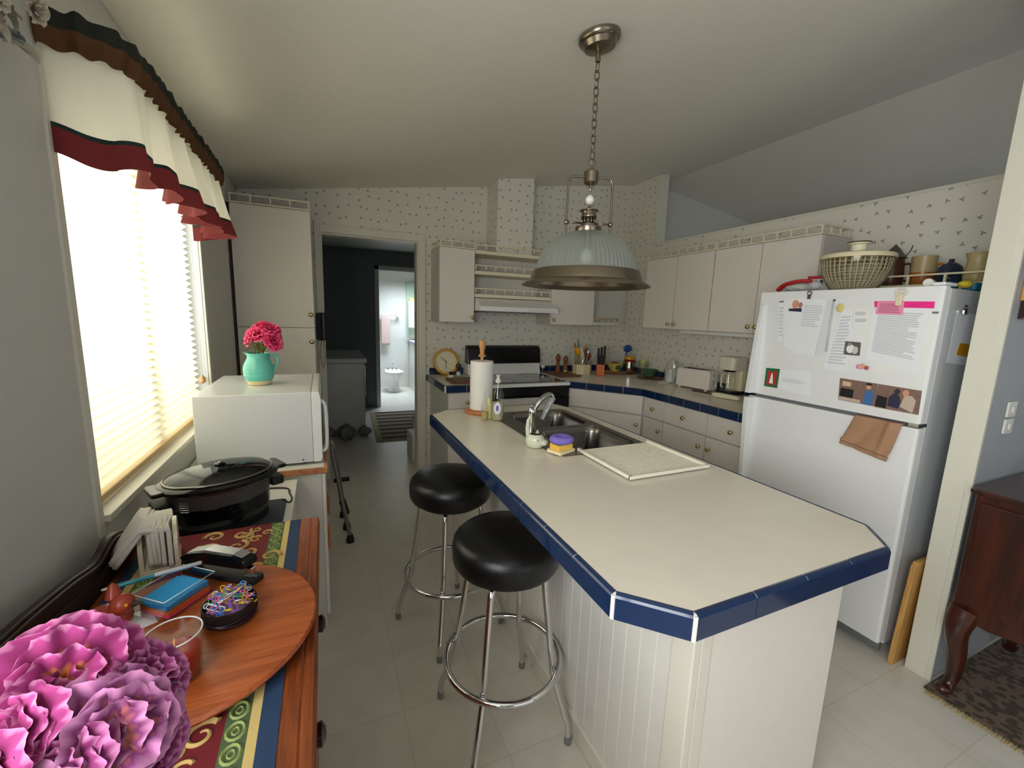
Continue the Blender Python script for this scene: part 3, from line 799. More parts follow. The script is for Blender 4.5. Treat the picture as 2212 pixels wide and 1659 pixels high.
path = spline([(-.567, 1.415, 0), (-.535, 1.418, 0), (-.468, 1.44, 0), (-.432, 1.51, 0), (-.43, 1.8, 0), (-.43, 2.2, 0), (-.432, 2.48, 0), (-.46, 2.565, 0), (-.52, 2.60, 0), (-.567, 2.605, 0)], 12)
cum = [0]
for i in range(1, len(path)): cum.append(cum[-1] + (path[i] - path[i - 1]).length)
def along(u):
    s = u * cum[-1]
    for i in range(1, len(path)):
        if cum[i] >= s:
            k = (s - cum[i - 1]) / max(1e-9, cum[i] - cum[i - 1]); p = path[i - 1].lerp(path[i], k); d = (path[i] - path[i - 1]).normalized(); return p, Vector((d.y, -d.x, 0))
    return path[-1], Vector((1, 0, 0))
def fold(u, v):
    a = .004 + .050 * v ** 1.5 * min(1, .35 + u * 1.1)
    return a * (math.sin(2 * PI * (u * 7.5 + .12 * math.sin(u * 9)) + .4) + .35 * math.sin(2 * PI * u * 17 + 1) + .3 * math.sin(2 * PI * u * 12.3)) * min(1, u * 9) * min(1, (1 - u) * 14)
def vfn(u, v):
    p, n = along(u); q = p + n * fold(u, v)
    hem = .012 * math.sin(2 * PI * (u * 7.5) + 2) * v
    return (q.x, q.y, 2.135 - (.30 + .012 * u) * v + hem)
T = thing('window_valance', 'white valance with maroon hem and dark ruffled header over the window', 'curtain', (-.567, 2.0, 1.83))
MB().sheet(vfn, 150, 30, matf=lambda u, v: 1 if v > .80 else (2 if v > .755 else 0)).build('curtain', [cloth('white_valance_cloth', (232, 230, 222), .36), cloth('maroon_hem_cloth', (112, 34, 38), .12), cloth('dark_green_piping', (22, 48, 44), .05)], T)
def hfn(u, v):
    p, n = along(u); w = .007 * math.sin(2 * PI * u * 26) + .005 * math.sin(2 * PI * u * 41 + 1)
    q = p + n * (.012 + w * (.5 + abs(v - .5)) + .012 * math.sin(v * PI))
    return (q.x, q.y, 2.150 + .003 * math.sin(2 * PI * u * 23) * (1 - v) - .085 * v + .004 * math.sin(2 * PI * u * 31) * v)
MB().sheet(hfn, 220, 10, matf=lambda u, v: 0 if v < .52 else 1).build('ruffled_header', [cloth('dark_green_ruffle', (34, 36, 28), .03), cloth('brown_gold_ruffle', (92, 58, 26), .06)], T)
T['label'] = 'white valance with maroon hem and dark ruffled header over the window'

# ------------------------------------------------------------ flowers
def petal(mb, C, N, phi, r0, L, W, lean, curl, ruf, seed, nu=8, nv=20):
    """one ruffled petal growing from C, N the flower's axis, lean 0 = upright .. 1.6 = flat"""
    N = Vector(N).normalized(); A = N.orthogonal().normalized(); Bv = N.cross(A)
    R = A * math.cos(phi) + Bv * math.sin(phi); S = N.cross(R)
    rnd = random.Random(seed); ph = rnd.random() * 6.3; f = rnd.uniform(5.5, 9)
    def fn(u, v):
        q = 2 * v - 1
        th = lean + curl * u * u
        along_r = r0 + L * u * math.sin(th); up = L * u * math.cos(th)
        w = W * math.sin(min(1, u) * PI * .56) ** .7
        cup = -.35 * w * q * q * math.cos(th * .7)
        rf = ruf * u * u * math.sin(q * f + ph)
        e = (1 - .34 * q * q * u * u - .10 * q ** 6 * u) * (1 + .016 * math.sin(q * 27 + ph * 2) * u ** 5 + .035 * math.sin(q * 7 + ph) * u ** 2)
        p = C + R * (r0 + (along_r - r0) * e + rf * math.cos(th)) + N * (up * e - cup * .6 - rf * math.sin(th)) + S * (w * q)
        return tuple(p)
    mb.sheet(fn, nu, nv, tf=lambda u, v: max(0, min(1, u + .08 * math.sin(v * 30 + ph))))
def bloom(C, N, R, seed, m, parent, name='bloom', rings=((.22, .48, 4), (.52, .70, 5), (.82, .90, 6), (1.12, 1.02, 6), (1.45, 1.06, 6))):
    mb = MB(); rnd = random.Random(seed); C = Vector(C)
    for k, (lean, ln, n) in enumerate(rings):
        for i in range(n):
            petal(mb, C, N, 2 * PI * (i + .5 * (k % 2)) / n + rnd.uniform(-.2, .2), R * .05 * (k + 1) * .5, R * ln * rnd.uniform(.88, 1.08), R * (.36 + .10 * k) * rnd.uniform(.85, 1.12), lean + rnd.uniform(-.12, .12), .20, R * .062, seed * 100 + k * 20 + i)
    return mb.build(name, m, parent)
def leaf(mb, a, b, w, bend=.02, mt=0):
    a = Vector(a); b = Vector(b); d = (b - a); s = d.cross(Vector((0, 0, 1))).normalized(); up = s.cross(d).normalized()
    mb.sheet(lambda u, v: tuple(a + d * u + s * (w * math.sin(PI * u) ** .8 * (2 * v - 1)) + up * (bend * math.sin(PI * u) + w * .4 * abs(2 * v - 1))), 8, 4, mt)

PEO = bands('peony_petal', [(0, (206, 84, 20)), (.30, (230, 136, 60)), (.56, (142, 30, 92)), (.88, (158, 48, 116)), (1, (214, 134, 178))], rough=.8, transl=.12)
PEP = bands('peony_petal_plum', [(0, (130, 50, 50)), (.3, (104, 20, 72)), (.8, (140, 46, 108)), (1, (206, 128, 176))], rough=.8, transl=.1)
PEM = bands('peony_petal_mauve', [(0, (222, 150, 90)), (.4, (196, 110, 104)), (.7, (122, 44, 104)), (1, (200, 132, 176))], rough=.8, transl=.12)
T = thing('peony_bouquet', 'large bouquet of ruffled pink and purple artificial peonies in the near corner', 'flowers', (-.19, .44, 1.0))
def V3(x, y, z): return Vector((x, y, z))
BL = [((-.196, .430, 1.192), (.35, -.62, .70), .046, PEO), ((-.160, .402, 1.158), (.42, -.72, .45), .043, PEM), ((-.152, .440, 1.172), (.6, .0, .8), .036, PEP),
      ((-.216, .400, 1.180), (-.1, -.7, .7), .036, PEO), ((-.243, .440, 1.186), (-.2, -.3, .9), .036, PEP), ((-.186, .385, 1.152), (.1, -.8, .5), .034, PEP), ((-.180, .462, 1.176), (.1, .4, .9), .034, PEP),
      ((-.228, .378, 1.162), (-.2, -.8, .6), .038, PEO), ((-.204, .370, 1.136), (.1, -.9, .4), .038, PEM), ((-.168, .372, 1.118), (.3, -.9, .3), .034, PEP), ((-.255, .405, 1.166), (-.5, -.5, .6), .036, PEM), ((-.240, .366, 1.130), (-.3, -.9, .4), .036, PEO), ((-.140, .415, 1.124), (.7, -.5, .3), .030, PEP)]
BL = [((c[0] - .012, c[1] - .002, c[2] - .006), n, r, m) for c, n, r, m in BL]
for i, (c, n, r, m) in enumerate(BL): bloom(c, n, r, i + 3, m, T, rings=((.45, .34, 3), (.62, .66, 4), (.88, .88, 5), (1.15, 1.02, 5), (1.48, 1.06, 6)) if i in (0, 1, 3, 7, 8) else ((.22, .48, 4), (.52, .70, 5), (.82, .90, 6), (1.12, 1.02, 6), (1.45, 1.06, 6)))
st = MB()
for i, (c, n, r, m) in enumerate(BL):
    st.tube(spline([tuple(Vector(c) - Vector(n).normalized() * .0), tuple(Vector(c) * .6 + Vector((-.2, .45, 1.05)) * .4 - Vector((0, 0, .02))), (-.2 + .01 * math.cos(i), .45 + .01 * math.sin(i), .90), (-.2 + .02 * math.cos(i * 2), .45 + .02 * math.sin(i * 2), .835)], 5), .002, 5)
st.build('stems', mat('stem_green', (62, 92, 50), .6), T)
lf = MB()
for (a, b) in (((-.175, .39, 1.09), (-.135, .385, 1.055)), ((-.24, .43, 1.12), (-.30, .36, 1.10))): leaf(lf, a, b, .02)
lf.build('leaves', mat('leaf_green', (48, 84, 40), .6), T)
T = MB().lathe([(.035, 0), (.04, .005), (.05, .06), (.045, .12), (.03, .16), (.038, .19), (.035, .19), (.027, .16), (.042, .12), (.046, .06), (.036, .008), (.001, .007)], (-.20, .45, .821), 24).build('vase', clear('green_glass', (170, 200, 180), fac=.75, tint=(190, 214, 196)))
tag(T, 'small greenish glass vase under the pink peony bouquet', 'vase')

# ------------------------------------------------------------ sideboard
T = thing('sideboard', 'oak sideboard with moulded edge and dark carved back gallery by the left wall', 'sideboard', (-.28, .85, 0))
MB().prism([(-.52, .793), (-.040, .793), (-.034, .797), (-.034, .803), (-.041, .806), (-.036, .811), (-.040, .819), (-.055, .8195), (-.058, .817), (-.062, .8195), (-.52, .8195)], .12, 1.462, 'y').build('top', M['oak'], T)
box('body', -.515, -.075, .17, 1.43, .08, .792, M['oak'], T, .004)
for i, y in enumerate((.30, .62, .94)):
    D = box('drawer', -.0745, -.060, y, y + .317, .60, .775, M['oak'], T, .004)
    MB().lathe([(.008, 0), (.009, .012), (.020, .020), (.022, .030), (.012, .037), (.0001, .038)], (-.060, y + .160, .69), 14, 0, True, RK['R'] @ Matrix.Rotation(PI, 4, 'X')).build('knob', M['dark'], D)
    D = box('door', -.0745, -.060, y, y + .317, .10, .59, M['oak'], T, .004)
for x in (-.48, -.11):
    for y in (.2, 1.40): MB().lathe([(.018, 0), (.03, .03), (.022, .079)], (x, y, 0), 12).build('foot', M['dark'], T)
gp = [(.20, .96), (.35, .985), (.5, .97), (.65, .985), (.8, .965), (.89, .952), (.96, .946), (1.03, .937), (1.11, .925), (1.19, .908), (1.23, .910), (1.27, .922), (1.31, .924), (1.36, .909), (1.40, .885), (1.43, .85), (1.44, .821)]
gs = [(q.x, q.y) for q in spline([(a, b, 0) for a, b in gp], 4)]
gal = MB().prism([(.20, .821)] + gs, -.518, -.500, 'x').build('back_gallery', mat('dark_carved_wood', (34, 13, 9), .42), T, bevel=.004)
MB().tube([(-.499, a, b - .012) for a, b in gs[:-6]], .0045, 8).build('carved_bead', mat('dark_bead', (34, 13, 9), .45), gal)
MB().tube([(-.499, a, b - .045) for a, b in gs[:-12]], .004, 8).build('carved_bead', mat('dark_bead', (34, 13, 9), .45), gal)

# table runner with damask stripes
RX = [-.52, -.49, -.472, -.436, -.400, -.172, -.136, -.118, -.090]
RM = ['blue', 'yel', 'grn', 'edge', 'mar', 'edge2', 'grn', 'yel', 'blue']
rmats = [cloth('runner_maroon', (112, 22, 30), .0, bump=.4), cloth('runner_green', (78, 98, 62), .0, bump=.4), cloth('runner_straw', (214, 186, 116), .0, bump=.4), cloth('runner_blue', (38, 62, 96), .0, bump=.4), cloth('runner_gold', (196, 164, 100), .0, bump=.4), cloth('runner_sage', (146, 158, 92), .0, bump=.4)]
rn = MB()
cuts = [(-.490, -.462, 3), (-.462, -.445, 2), (-.445, -.409, 1), (-.409, -.400, 4), (-.400, -.180, 0), (-.180, -.171, 4), (-.171, -.135, 1), (-.135, -.120, 2), (-.120, -.090, 3)]
for (a, b, mt) in cuts: rn.box(a, b, .13, 1.458, .8196, .8212, 0 if mt == 4 else mt)
def scroll(cx, cy, s, ang=0, fl=1):
    for (ox, oy, r0, a0, turns) in ((0, 0, .020, 0, 1.4), (.030, .022, .016, 2, 1.2), (-.028, .026, .015, 4, 1.2), (.004, .050, .014, 1, 1.1)):
        pts = []
        for i in range(26):
            t = i / 25; a = a0 + fl * t * turns * 2 * PI; r = s * r0 * (1 - .78 * t)
            x = ox * s + r * math.cos(a); y = oy * s + r * math.sin(a)
            pts.append((cx + x * math.cos(ang) - y * math.sin(ang), cy + x * math.sin(ang) + y * math.cos(ang), .8216))
        rn.tube(pts, [s * .0028 * (1.3 - .9 * i / 25) for i in range(26)], 5, 4, flat=1.0)
k = 0
y = .20
while y < 1.45:
    k += 1
    scroll(-.28 + .035 * (-1) ** k, y, 1.8, .5 * k, (-1) ** k); scroll(-.29 - .055 * (-1) ** k, y + .045, 1.1, -.7 * k, -(-1) ** k); y += .115
for xc in (-.427, -.153):
    y = .15
    while y < 1.45:
        rn.tube([(xc + .013 * math.cos(a * PI / 6), y + .016 * math.sin(a * PI / 6), .8214) for a in range(12)], .0028, 4, 5, True)
        rn.tube([(xc + .005 * math.cos(a * PI / 4), y + .007 * math.sin(a * PI / 4), .8214) for a in range(8)], .0018, 4, 5, True); y += .040
T = rn.build('table_runner', rmats); tag(T, 'maroon table runner with gold scrolls and green, straw and blue borders', 'table runner')

# lazy susan
T = thing('lazy_susan', 'round oak lazy susan holding desk things on the sideboard', 'tray', (-.27, .94, .822))
MB().lathe([(.21, .020), (.230, .022), (.235, .030), (.232, .0375), (.225, .038), (.0001, .038)], (-.27, .94, .822), 64).build('turntable', M['oakd'], T)
MB().lathe([(.11, 0), (.11, .02)], (-.27, .94, .822), 32).build('base', M['oakd'], T)
ZL = .8602

# acrylic box of notes
th_ = math.atan2(.078, .059)
T = thing('note_holder', 'clear acrylic box holding sticky notes on the lazy susan', 'box', (-.335, 1.075, ZL), rz=math.radians(52))
T.location = (-.314, 1.050, ZL)
bb = MB(); a, b, hh, w = .056, .045, .048, .0022
bb.box(-a, a, -b, b, 0, w); bb.box(-a, a, -b, -b + w, w, hh); bb.box(-a, a, b - w, b, w, hh); bb.box(-a, -a + w, -b + w, b - w, w, hh); bb.box(a - w, a, -b + w, b - w, w, hh)
bb.build('box', M['acryl'], T, bevel=.0006)
e = MB()
for (p0, p1) in (((-a, -b), (a, -b)), ((a, -b), (a, b)), ((a, b), (-a, b)), ((-a, b), (-a, -b))): e.tube([(p0[0], p0[1], hh), (p1[0], p1[1], hh)], .0009, 5)
e.build('polished_rim', mat('acrylic_edge', (225, 228, 232), .2), T)
noteg = 'sticky notes stacked in the acrylic box'
z = w + .0003
base = T
def note(nm, label, col, z0, z1, dx=0, dy=0, rz=0):
    o = MB().box(-.046, .046, -.038, .038, 0, z1 - z0).build(nm, mat(nm + '_%d' % int(z0 * 1e5), col, .8), None, bevel=.0006)
    M4 = Matrix.Translation(base.location) @ Matrix.Rotation(math.radians(52), 4, 'Z')
    p = M4 @ Vector((dx, dy, z0)); o.location = p; o.rotation_euler = (0, 0, math.radians(52) + rz)
    ORG[o.name] = Vector((0, 0, 0)); tag(o, label, 'sticky notes', noteg)
note('sticky_note_pad', 'pink sticky note pad at the bottom of the clear box', (242, 60, 110), .0025, .008)
note('sticky_note_pad', 'orange sticky note pad above the pink one', (226, 92, 30), .0082, .018, .001, 0)
note('sticky_note_pad', 'dark teal sticky note pad between the orange and blue ones', (30, 110, 120), .0182, .021, 0, .001)
note('sticky_note_pad', 'bright blue sticky note pad on top of the stack', (24, 142, 214), .0212, .031, -.001, 0)
note('sticky_note', 'loose bright blue sticky note lying on the stack', (40, 160, 226), .0313, .0318, -.004, .0, .1)
T = thing('ballpoint_pen', 'teal and silver pen resting across the acrylic note box', 'pen', (-.345, 1.075, .914), rot=(0, math.radians(90), math.radians(17)))
T.location = (-.437, 1.060, .9145); T.rotation_euler = (0, math.radians(87), math.radians(10))
MB().lathe([(.0015, .002), (.0035, .012), (.0045, .02), (.0045, .085)], (0, 0, 0), 12).build('barrel', mat('teal_plastic', (36, 134, 150), .3), T)
MB().lathe([(.0048, .085), (.0048, .165), (.003, .168), (.0001, .169)], (0, 0, 0), 12).build('cap', mat('silver_plastic', (176, 182, 186), .3, .6), T)
MB().lathe([(.0001, -.002), (.0022, 0), (.0035, .012)], (0, 0, 0), 12).build('tip', M['white'], T)

# stapler
T = thing('stapler', 'black desk stapler with grey top plate on the lazy susan', 'stapler', (-.235, 1.145, ZL), rz=math.radians(-36))
T.location = (-.245, 1.130, ZL)
MB().prism(rrect(-.10, .105, -.021, .021, .012, 4), 0, .012).build('base', M['bmatte'], T, bevel=.003)
MB().prism([(-.10, .012), (-.075, .012), (-.07, .030), (-.10, .030)], -.016, .016, 'y').build('hinge_block', M['bmatte'], T, bevel=.002)
MB().prism([(-.095, .030), (.075, .036), (.090, .042), (.084, .060), (.05, .068), (-.03, .066), (-.08, .054), (-.103, .040)], -.019, .019, 'y').build('arm', M['black'], T, bevel=.005)
MB().prism([(-.08, .0545), (-.03, .0665), (.05, .0685), (.075, .064), (.05, .0695), (-.03, .068)], -.0135, .0135, 'y').build('top_plate', mat('grey_metallic', (168, 168, 172), .3, .7), T)
MB().box(.078, .092, -.008, .008, .022, .036).build('staple_head', M['chrome'], T, bevel=.002)
MB().box(.07, .1, -.006, .006, .0121, .0135).build('anvil', M['chrome'], T)

# paper clip dish
T = thing('clip_dish', 'round black wire dish full of coloured paper clips', 'dish', (-.198, .955, ZL))
cd = (-.198, .955, ZL)
MB().lathe([(.036, 0), (.044, .006), (.048, .018), (.049, .038), (.046, .038), (.0445, .018), (.040, .008), (.0001, .006)], cd, 40).build('bowl', M['bmatte'], T)
w_ = MB()
for i in range(7): w_.tube([(cd[0] + (.047 + .002 * math.sin(i)) * math.cos(a * PI / 20), cd[1] + (.047 + .002 * math.sin(i)) * math.sin(a * PI / 20), cd[2] + .008 + .005 * i + .0025 * math.sin(a * .5 + i * 1.3)) for a in range(40)], .0011, 4, i % 2, True)
w_.build('wire_winding', [mat('dark_wire', (38, 30, 44), .3, .6), mat('maroon_wire', (70, 30, 40), .3, .6)], T)
def clip_mesh(nm, m):
    pts = []
    for (cx, cy, r, a0, a1) in ((0, .010, .0035, PI, 0), (0, -.011, .0035, 0, -PI), (-.0004, .007, .0028, PI, 0), (-.0002, -.006, .0024, 0, -PI * .6)):
        for i in range(6): 
            a = a0 + (a1 - a0) * i / 5; pts.append((cx + r * math.cos(a), cy + r * math.sin(a), .0004 * len(pts) / 6))
    return MB().tube([(x * 1.45, y * 1.45, z) for x, y, z in pts], .0009, 5).build(nm, m)
rd = random.Random(5)
CC = [('pink', (240, 110, 150)), ('yellow', (236, 196, 50)), ('blue', (60, 120, 220)), ('green', (70, 180, 80)), ('white', (236, 236, 240)), ('purple', (150, 90, 190))]
for ci, (cn, cc) in enumerate(CC):
    src = None
    for k in range(7):
        if src is None:
            src = clip_mesh('paper_clip', mat('clip_' + cn, cc, .3)); ORG[src.name] = Vector((0, 0, 0)); o = src
            tag(o, cn + ' paper clips heaped in the round black dish', 'paper clip', cn + ' paper clips in the black dish')
        else:
            o = src.copy(); COL.objects.link(o)
        a = rd.uniform(0, 6.28); r = .034 * math.sqrt(rd.random()); h = .036 + .026 * (1 - (r / .036) ** 2) * rd.uniform(.5, 1)
        o.location = (cd[0] + r * math.cos(a), cd[1] + r * math.sin(a), cd[2] + h); o.rotation_euler = (rd.uniform(-.7, .7), rd.uniform(-.7, .7), rd.uniform(0, 6.28))
MB().lathe([(.041, .010), (.042, .026), (.03, .034), (.0001, .042)], cd, 24).build('clip_heap', mat('mixed_clip_shadow', (120, 96, 120), .6, noise=.4, nscale=200), T)['kind'] = 'stuff'

# candle
T = thing('candle_holder', 'clear glass votive holder with a red candle on the lazy susan', 'candle holder', (-.254, .818, ZL))
cc = (-.254, .818, ZL)
MB().lathe([(.030, 0), (.036, .006), (.039, .03), (.042, .07), (.0425, .086), (.040, .086), (.0395, .07), (.0365, .03), (.033, .010), (.0001, .008)], cc, 36).build('glass_cup', M['glass'], T)
MB().tube([(cc[0] + .0413 * math.cos(a * PI / 20), cc[1] + .0413 * math.sin(a * PI / 20), cc[2] + .086) for a in range(40)], .0013, 6, 0, True).build('rim', mat('glass_rim', (215, 220, 220), .1), T)
T = thing('candle', 'small red wax candle inside the glass votive holder', 'candle', (cc[0], cc[1], cc[2] + .009))
MB().lathe([(.0325, .0092), (.035, .03), (.0365, .050), (.030, .053), (.012, .051), (.0001, .0505)], cc, 30).build('wax', mat('red_wax', (150, 10, 22), .35), T)
MB().tube([(cc[0], cc[1], cc[2] + .050), (cc[0] + .001, cc[1], cc[2] + .075)], .0012, 6).build('wick', mat('wick_tan', (226, 170, 120), .7), T)

# red ceramic bird
T = thing('bird_figurine', 'reddish brown ceramic bird figurine behind the peonies', 'figurine', (-.40, .995, ZL))
RB = mat('red_brown_glaze', (156, 62, 44), .3, noise=.4, nscale=30)
MB().ball((-.405, .99, ZL + .030), .032, 20, 0, (1.25, .95, .93)).build('body', RB, T, sub=0)
h = MB().ball((-.375, .975, ZL + .066), .020, 16).build('head', RB, T)
MB().lathe([(.007, 0), (.0001, .018)], (-.357, .970, ZL + .064), 10, 0, True, Matrix.Rotation(PI / 2, 4, 'Y')).build('beak', M['dark'], h)
MB().ball((-.364, .960, ZL + .070), .0035, 8).build('eye', M['yel'], h)
MB().lathe([(.014, 0), (.008, .022), (.0001, .03)], (-.39, .985, ZL + .078), 10).build('crest', RB, h)
MB().sheet(lambda u, v: (-.405 - .02 + .06 * u - .03, .957 + .006 * math.sin(u * PI), ZL + .02 + .03 * v * math.sin(PI * (u * .8 + .1))), 6, 4).build('wing', RB, T, solid=.004)
o = MB().box(-.02, .02, -.035, .035, 0, .001).build('index_card', M['sheet']); o.location = (-.365, 1.015, ZL + .0002); o.rotation_euler = (0, 0, .5); tag(o, 'small white card lying between the bird figurine and the note box', 'card')

# napkin holder
NH = mat('cream_ceramic', (226, 214, 190), .3, coat=.3)
NR = math.radians(104)
T = thing('napkin_holder', 'cream ceramic napkin holder with cut-out holes on the sideboard', 'napkin holder', (-.42, 1.33, .822), rz=NR)
T.location = (-.418, 1.322, .8215)
arch = [(-.06, 0), (-.062, .02)] + [(.062 * math.cos(PI - PI * i / 14), .055 + .062 * math.sin(PI * i / 14)) for i in range(15)] + [(.062, .02), (.06, 0)]
hl = [circ(.0, .082, .010, 10), circ(.026, .076, .008, 10), circ(-.026, .076, .008, 10), circ(.042, .052, .007, 8), circ(-.042, .052, .007, 8)]
for ya in (-.040, .030): MB().prism([(-x, z) for x, z in arch[::-1]], ya, ya + .010, 'y', holes=[q[::-1] for q in hl]).build('side_plate', NH, T, bevel=.002)
MB().prism(rrect(-.062, .062, -.042, .042, .01, 4), 0, .012).build('base', NH, T, bevel=.002)
ng = 'white paper napkins in the cream holder'
NP_ = cloth('napkin_paper', (232, 226, 216), .15)
for i in range(5):
    yy = -.024 + .0105 * i; rr_ = .018 + (4 - i) * .008
    def nf(u, v, yy=yy, i=i, rr_=rr_):
        x = -.072 + .135 * u + .006 * math.sin(v * 5 + i)
        if v < .5: y, z = yy, .014 + .100 * v * 2 + .004 * i
        else:
            t = (v - .5) * 2; ang_ = min(t * 2.2, 1) * PI * .5; s_ = max(0, t - .45)
            y = yy + rr_ * math.sin(ang_) + .10 * s_; z = .114 + .004 * i + .010 * (1 - math.cos(ang_)) - .14 * s_ - .02 * t * u
        return (x, y + .004 * math.sin(u * 6 + i), z + .004 * math.sin(u * 9 + i) * v)
    o = MB().sheet(nf, 10, 18).build('paper_napkin', NP_, None, solid=.0092)
    R4 = Matrix.Translation(T.location) @ Matrix.Rotation(NR, 4, 'Z')
    o.location = R4 @ Vector(ORG[o.name]); o.rotation_euler = (0, 0, NR); tag(o, 'white folded paper napkins standing in the cream ceramic holder', 'napkin', ng)

# ------------------------------------------------------------ low cabinet with slow cooker
T = thing('low_cabinet', 'low white cabinet under the slow cooker, below the window', 'cabinet', (-.34, 1.74, 0))
box('body', -.555, -.155, 1.50, 1.995, .0, .74, M['lamside'], T, .002)
box('top', -.560, -.128, 1.475, 2.0, .741, .759, M['white'], T, .003)
box('door', -.1545, -.140, 1.51, 1.985, .03, .735, M['lam'], T, .002)
zt = .7595
o = MB().prism(rrect(-.50, -.155, 1.50, 1.79, .02, 4), zt, zt + .004).build('placemat', mat('dark_grey_mat', (58, 62, 66), .7)); tag(o, 'dark grey mat under the slow cooker', 'mat')
T = thing('slow_cooker', 'large oval dark-metal slow cooker with glass lid', 'slow cooker', (-.335, 1.655, zt + .004), rz=math.radians(28))
T.location = (-.338, 1.652, zt + .0045)
SX, SY = .168, .125
def oval(k, z, n=40): return [(SX * k * math.cos(2 * PI * i / n), SY * k * math.sin(2 * PI * i / n) * (1 + .0 * k), z) for i in range(n)]
MB().loft([oval(.74, 0), oval(.78, .006), oval(.80, .03), oval(.92, .145)], 0).build('housing', mat('dark_brushed_metal', (92, 92, 92), .34, .6, noise=.1, nscale=40), T)
MB().loft([oval(.78, .0005), oval(.815, .004), oval(.825, .028), oval(.80, .030)], 0).build('base_band', M['bmatte'], T)
b2 = MB().loft([oval(.93, .1452), oval(.945, .148), oval(.945, .151), oval(.93, .153)], 0).build('chrome_band', M['steel'], T)
MB().loft([oval(.95, .1535), oval(1.06, .158), oval(1.07, .168), oval(1.02, .175), oval(.93, .176), oval(.90, .170)], 0, True, False, False).build('crock_rim', M['black'], T)
for s in (-1, 1):
    MB().prism(rrect(-.05, .05, -.018, .018, .012, 4), 0, .014).build('crock_handle', M['black'], T, bevel=.004).matrix_local = Matrix.Translation((s * SX * 1.06, 0, .158)) @ Matrix.Rotation(PI / 2, 4, 'Z')
    MB().prism(rrect(-.04, .04, -.022, .022, .01, 4), 0, .030).build('side_handle', M['bmatte'], T, bevel=.004).matrix_local = Matrix.Translation((s * SX * 1.0, 0, .095)) @ Matrix.Rotation(PI / 2, 4, 'Z')
lid = MB().loft([oval(.93, .1765), oval(.93, .180), oval(.85, .190), oval(.6, .201), oval(.3, .206), oval(.02, .207)], 0, True, False, True).build('glass_lid', clear('smoked_lid_glass', (200, 204, 206), fac=.72, tint=(150, 152, 154)), T)
MB().tube([(x * 1.0, y, z) for x, y, z in oval(.935, .179)], .004, 8, 0, True).build('lid_rim', M['steel'], lid)
MB().loft([oval(.90, .150), oval(.88, .140), oval(.86, .05), oval(.7, .04), oval(.02, .039)], 0, True, False, True).build('crock', M['black'], T)
MB().lathe([(.016, 0), (.017, .005), (.012, .008), (.0001, .009)], (0, 0, .206), 16).build('lid_knob', M['black'], lid)
MB().lathe([(.004, 0), (.0001, .003)], (0, 0, .2148), 8).build('knob_screw', M['chrome'], lid)
vm = mat('vent_slot_metal', (190, 190, 188), .25, .8)
for gi, (t0, wd_) in enumerate(((-2.62, .20), (-2.15, .26), (-1.45, .26))):
    for r in range(5):
        z = .098 + .0075 * r; kk = .865 + .12 * (z / .145) * .5 + .003
        pts = [(SX * kk * math.cos(t0 + wd_ * j / 6), SY * kk * math.sin(t0 + wd_ * j / 6), z) for j in range(7)]
        MB().tube(pts, .0011 if gi == 0 else .0007, 4).build('vent_line', vm if gi == 0 else mat('vent_dim_%d%d' % (gi, r), (96, 96, 98), .4, .6), T)
MB().lathe([(.022, 0), (.020, .014), (.0001, .015)], (0, 0, 0), 20).build('dial', M['black'], T).matrix_local = Matrix.Translation((0, -SY * .875, .06)) @ Matrix.Rotation(PI / 2 + .1, 4, 'X')
o = MB().tube(spline([(-.165, 1.72, zt + .03), (-.145, 1.74, zt + .006), (-.138, 1.78, zt + .0035), (-.15, 1.84, zt + .0035), (-.17, 1.90, zt + .0035), (-.30, 1.93, zt + .0035), (-.42, 1.95, zt + .0035)], 6), .003, 6).build('power_cord', M['bmatte']); tag(o, 'black power cord trailing from the slow cooker across the white cabinet', 'cord')

# ------------------------------------------------------------ microwave on its cabinet
T = thing('microwave_cabinet', 'white cabinet with orange wood edging under the microwave', 'cabinet', (-.28, 2.38, 0))
box('body', -.560, -.032, 2.012, 2.76, .0, .772, M['lamside'], T, .001)
MB().box(-.560, -.02, 2.008, 2.765, .773, .800).build('top', M['white'], T)
ed = MB(); ed.box(-.560, -.006, 2.000, 2.008, .772, .801); ed.box(-.02, -.006, 2.008, 2.765, .772, .801); ed.build('wood_edging', M['honey'], T, bevel=.003)
for y0_, y1_ in ((2.015, 2.385), (2.39, 2.757)):
    D = box('door', -.0315, -.016, y0_, y1_, .06, .765, M['lam'], T, .002)
    ym = y0_ + .02 if y0_ > 2.2 else y0_ + .02
    box('wood_handle', -.0155, -.002, ym, ym + .025, .38, .50, M['honey'], D, .004)
T = thing('microwave', 'white microwave oven seen from its side, on the wood-edged cabinet', 'microwave', (-.28, 2.36, .802))
MB().box(-.500, -.062, 2.055, 2.665, .812, 1.135).build('housing', mat('microwave_white', (214, 216, 220), .28, coat=.2), T, bevel=.004)
D = MB().prism([(-.061, .812), (-.030, .812), (-.024, .83), (-.022, 1.10), (-.030, 1.136), (-.061, 1.136)], 2.052, 2.668, 'y').build('door', M['app'], T, bevel=.003)
box('window_glass', -.0235, -.0205, 2.14, 2.46, .86, 1.08, M['black'], D)
hd = MB().tube(spline([(-.022, 2.09, .85), (-.006, 2.09, .87), (-.003, 2.09, .96), (-.006, 2.09, 1.06), (-.022, 2.09, 1.09)], 6), .008, 8).build('handle', M['app'], D)
box('keypad', -.0235, -.021, 2.50, 2.65, .84, 1.11, M['seal'], D)
MB().lathe([(.005, 0), (.004, .002), (.0001, .0025)], (-.105, 2.055, .826), 10, 0, True, RK['B']).build('screw', M['seal'], T)
for x in (-.46, -.10):
    for y in (2.09, 2.62): MB().cyl((x, y, .8015), .012, .011, 12).build('foot', M['bmatte'], T)
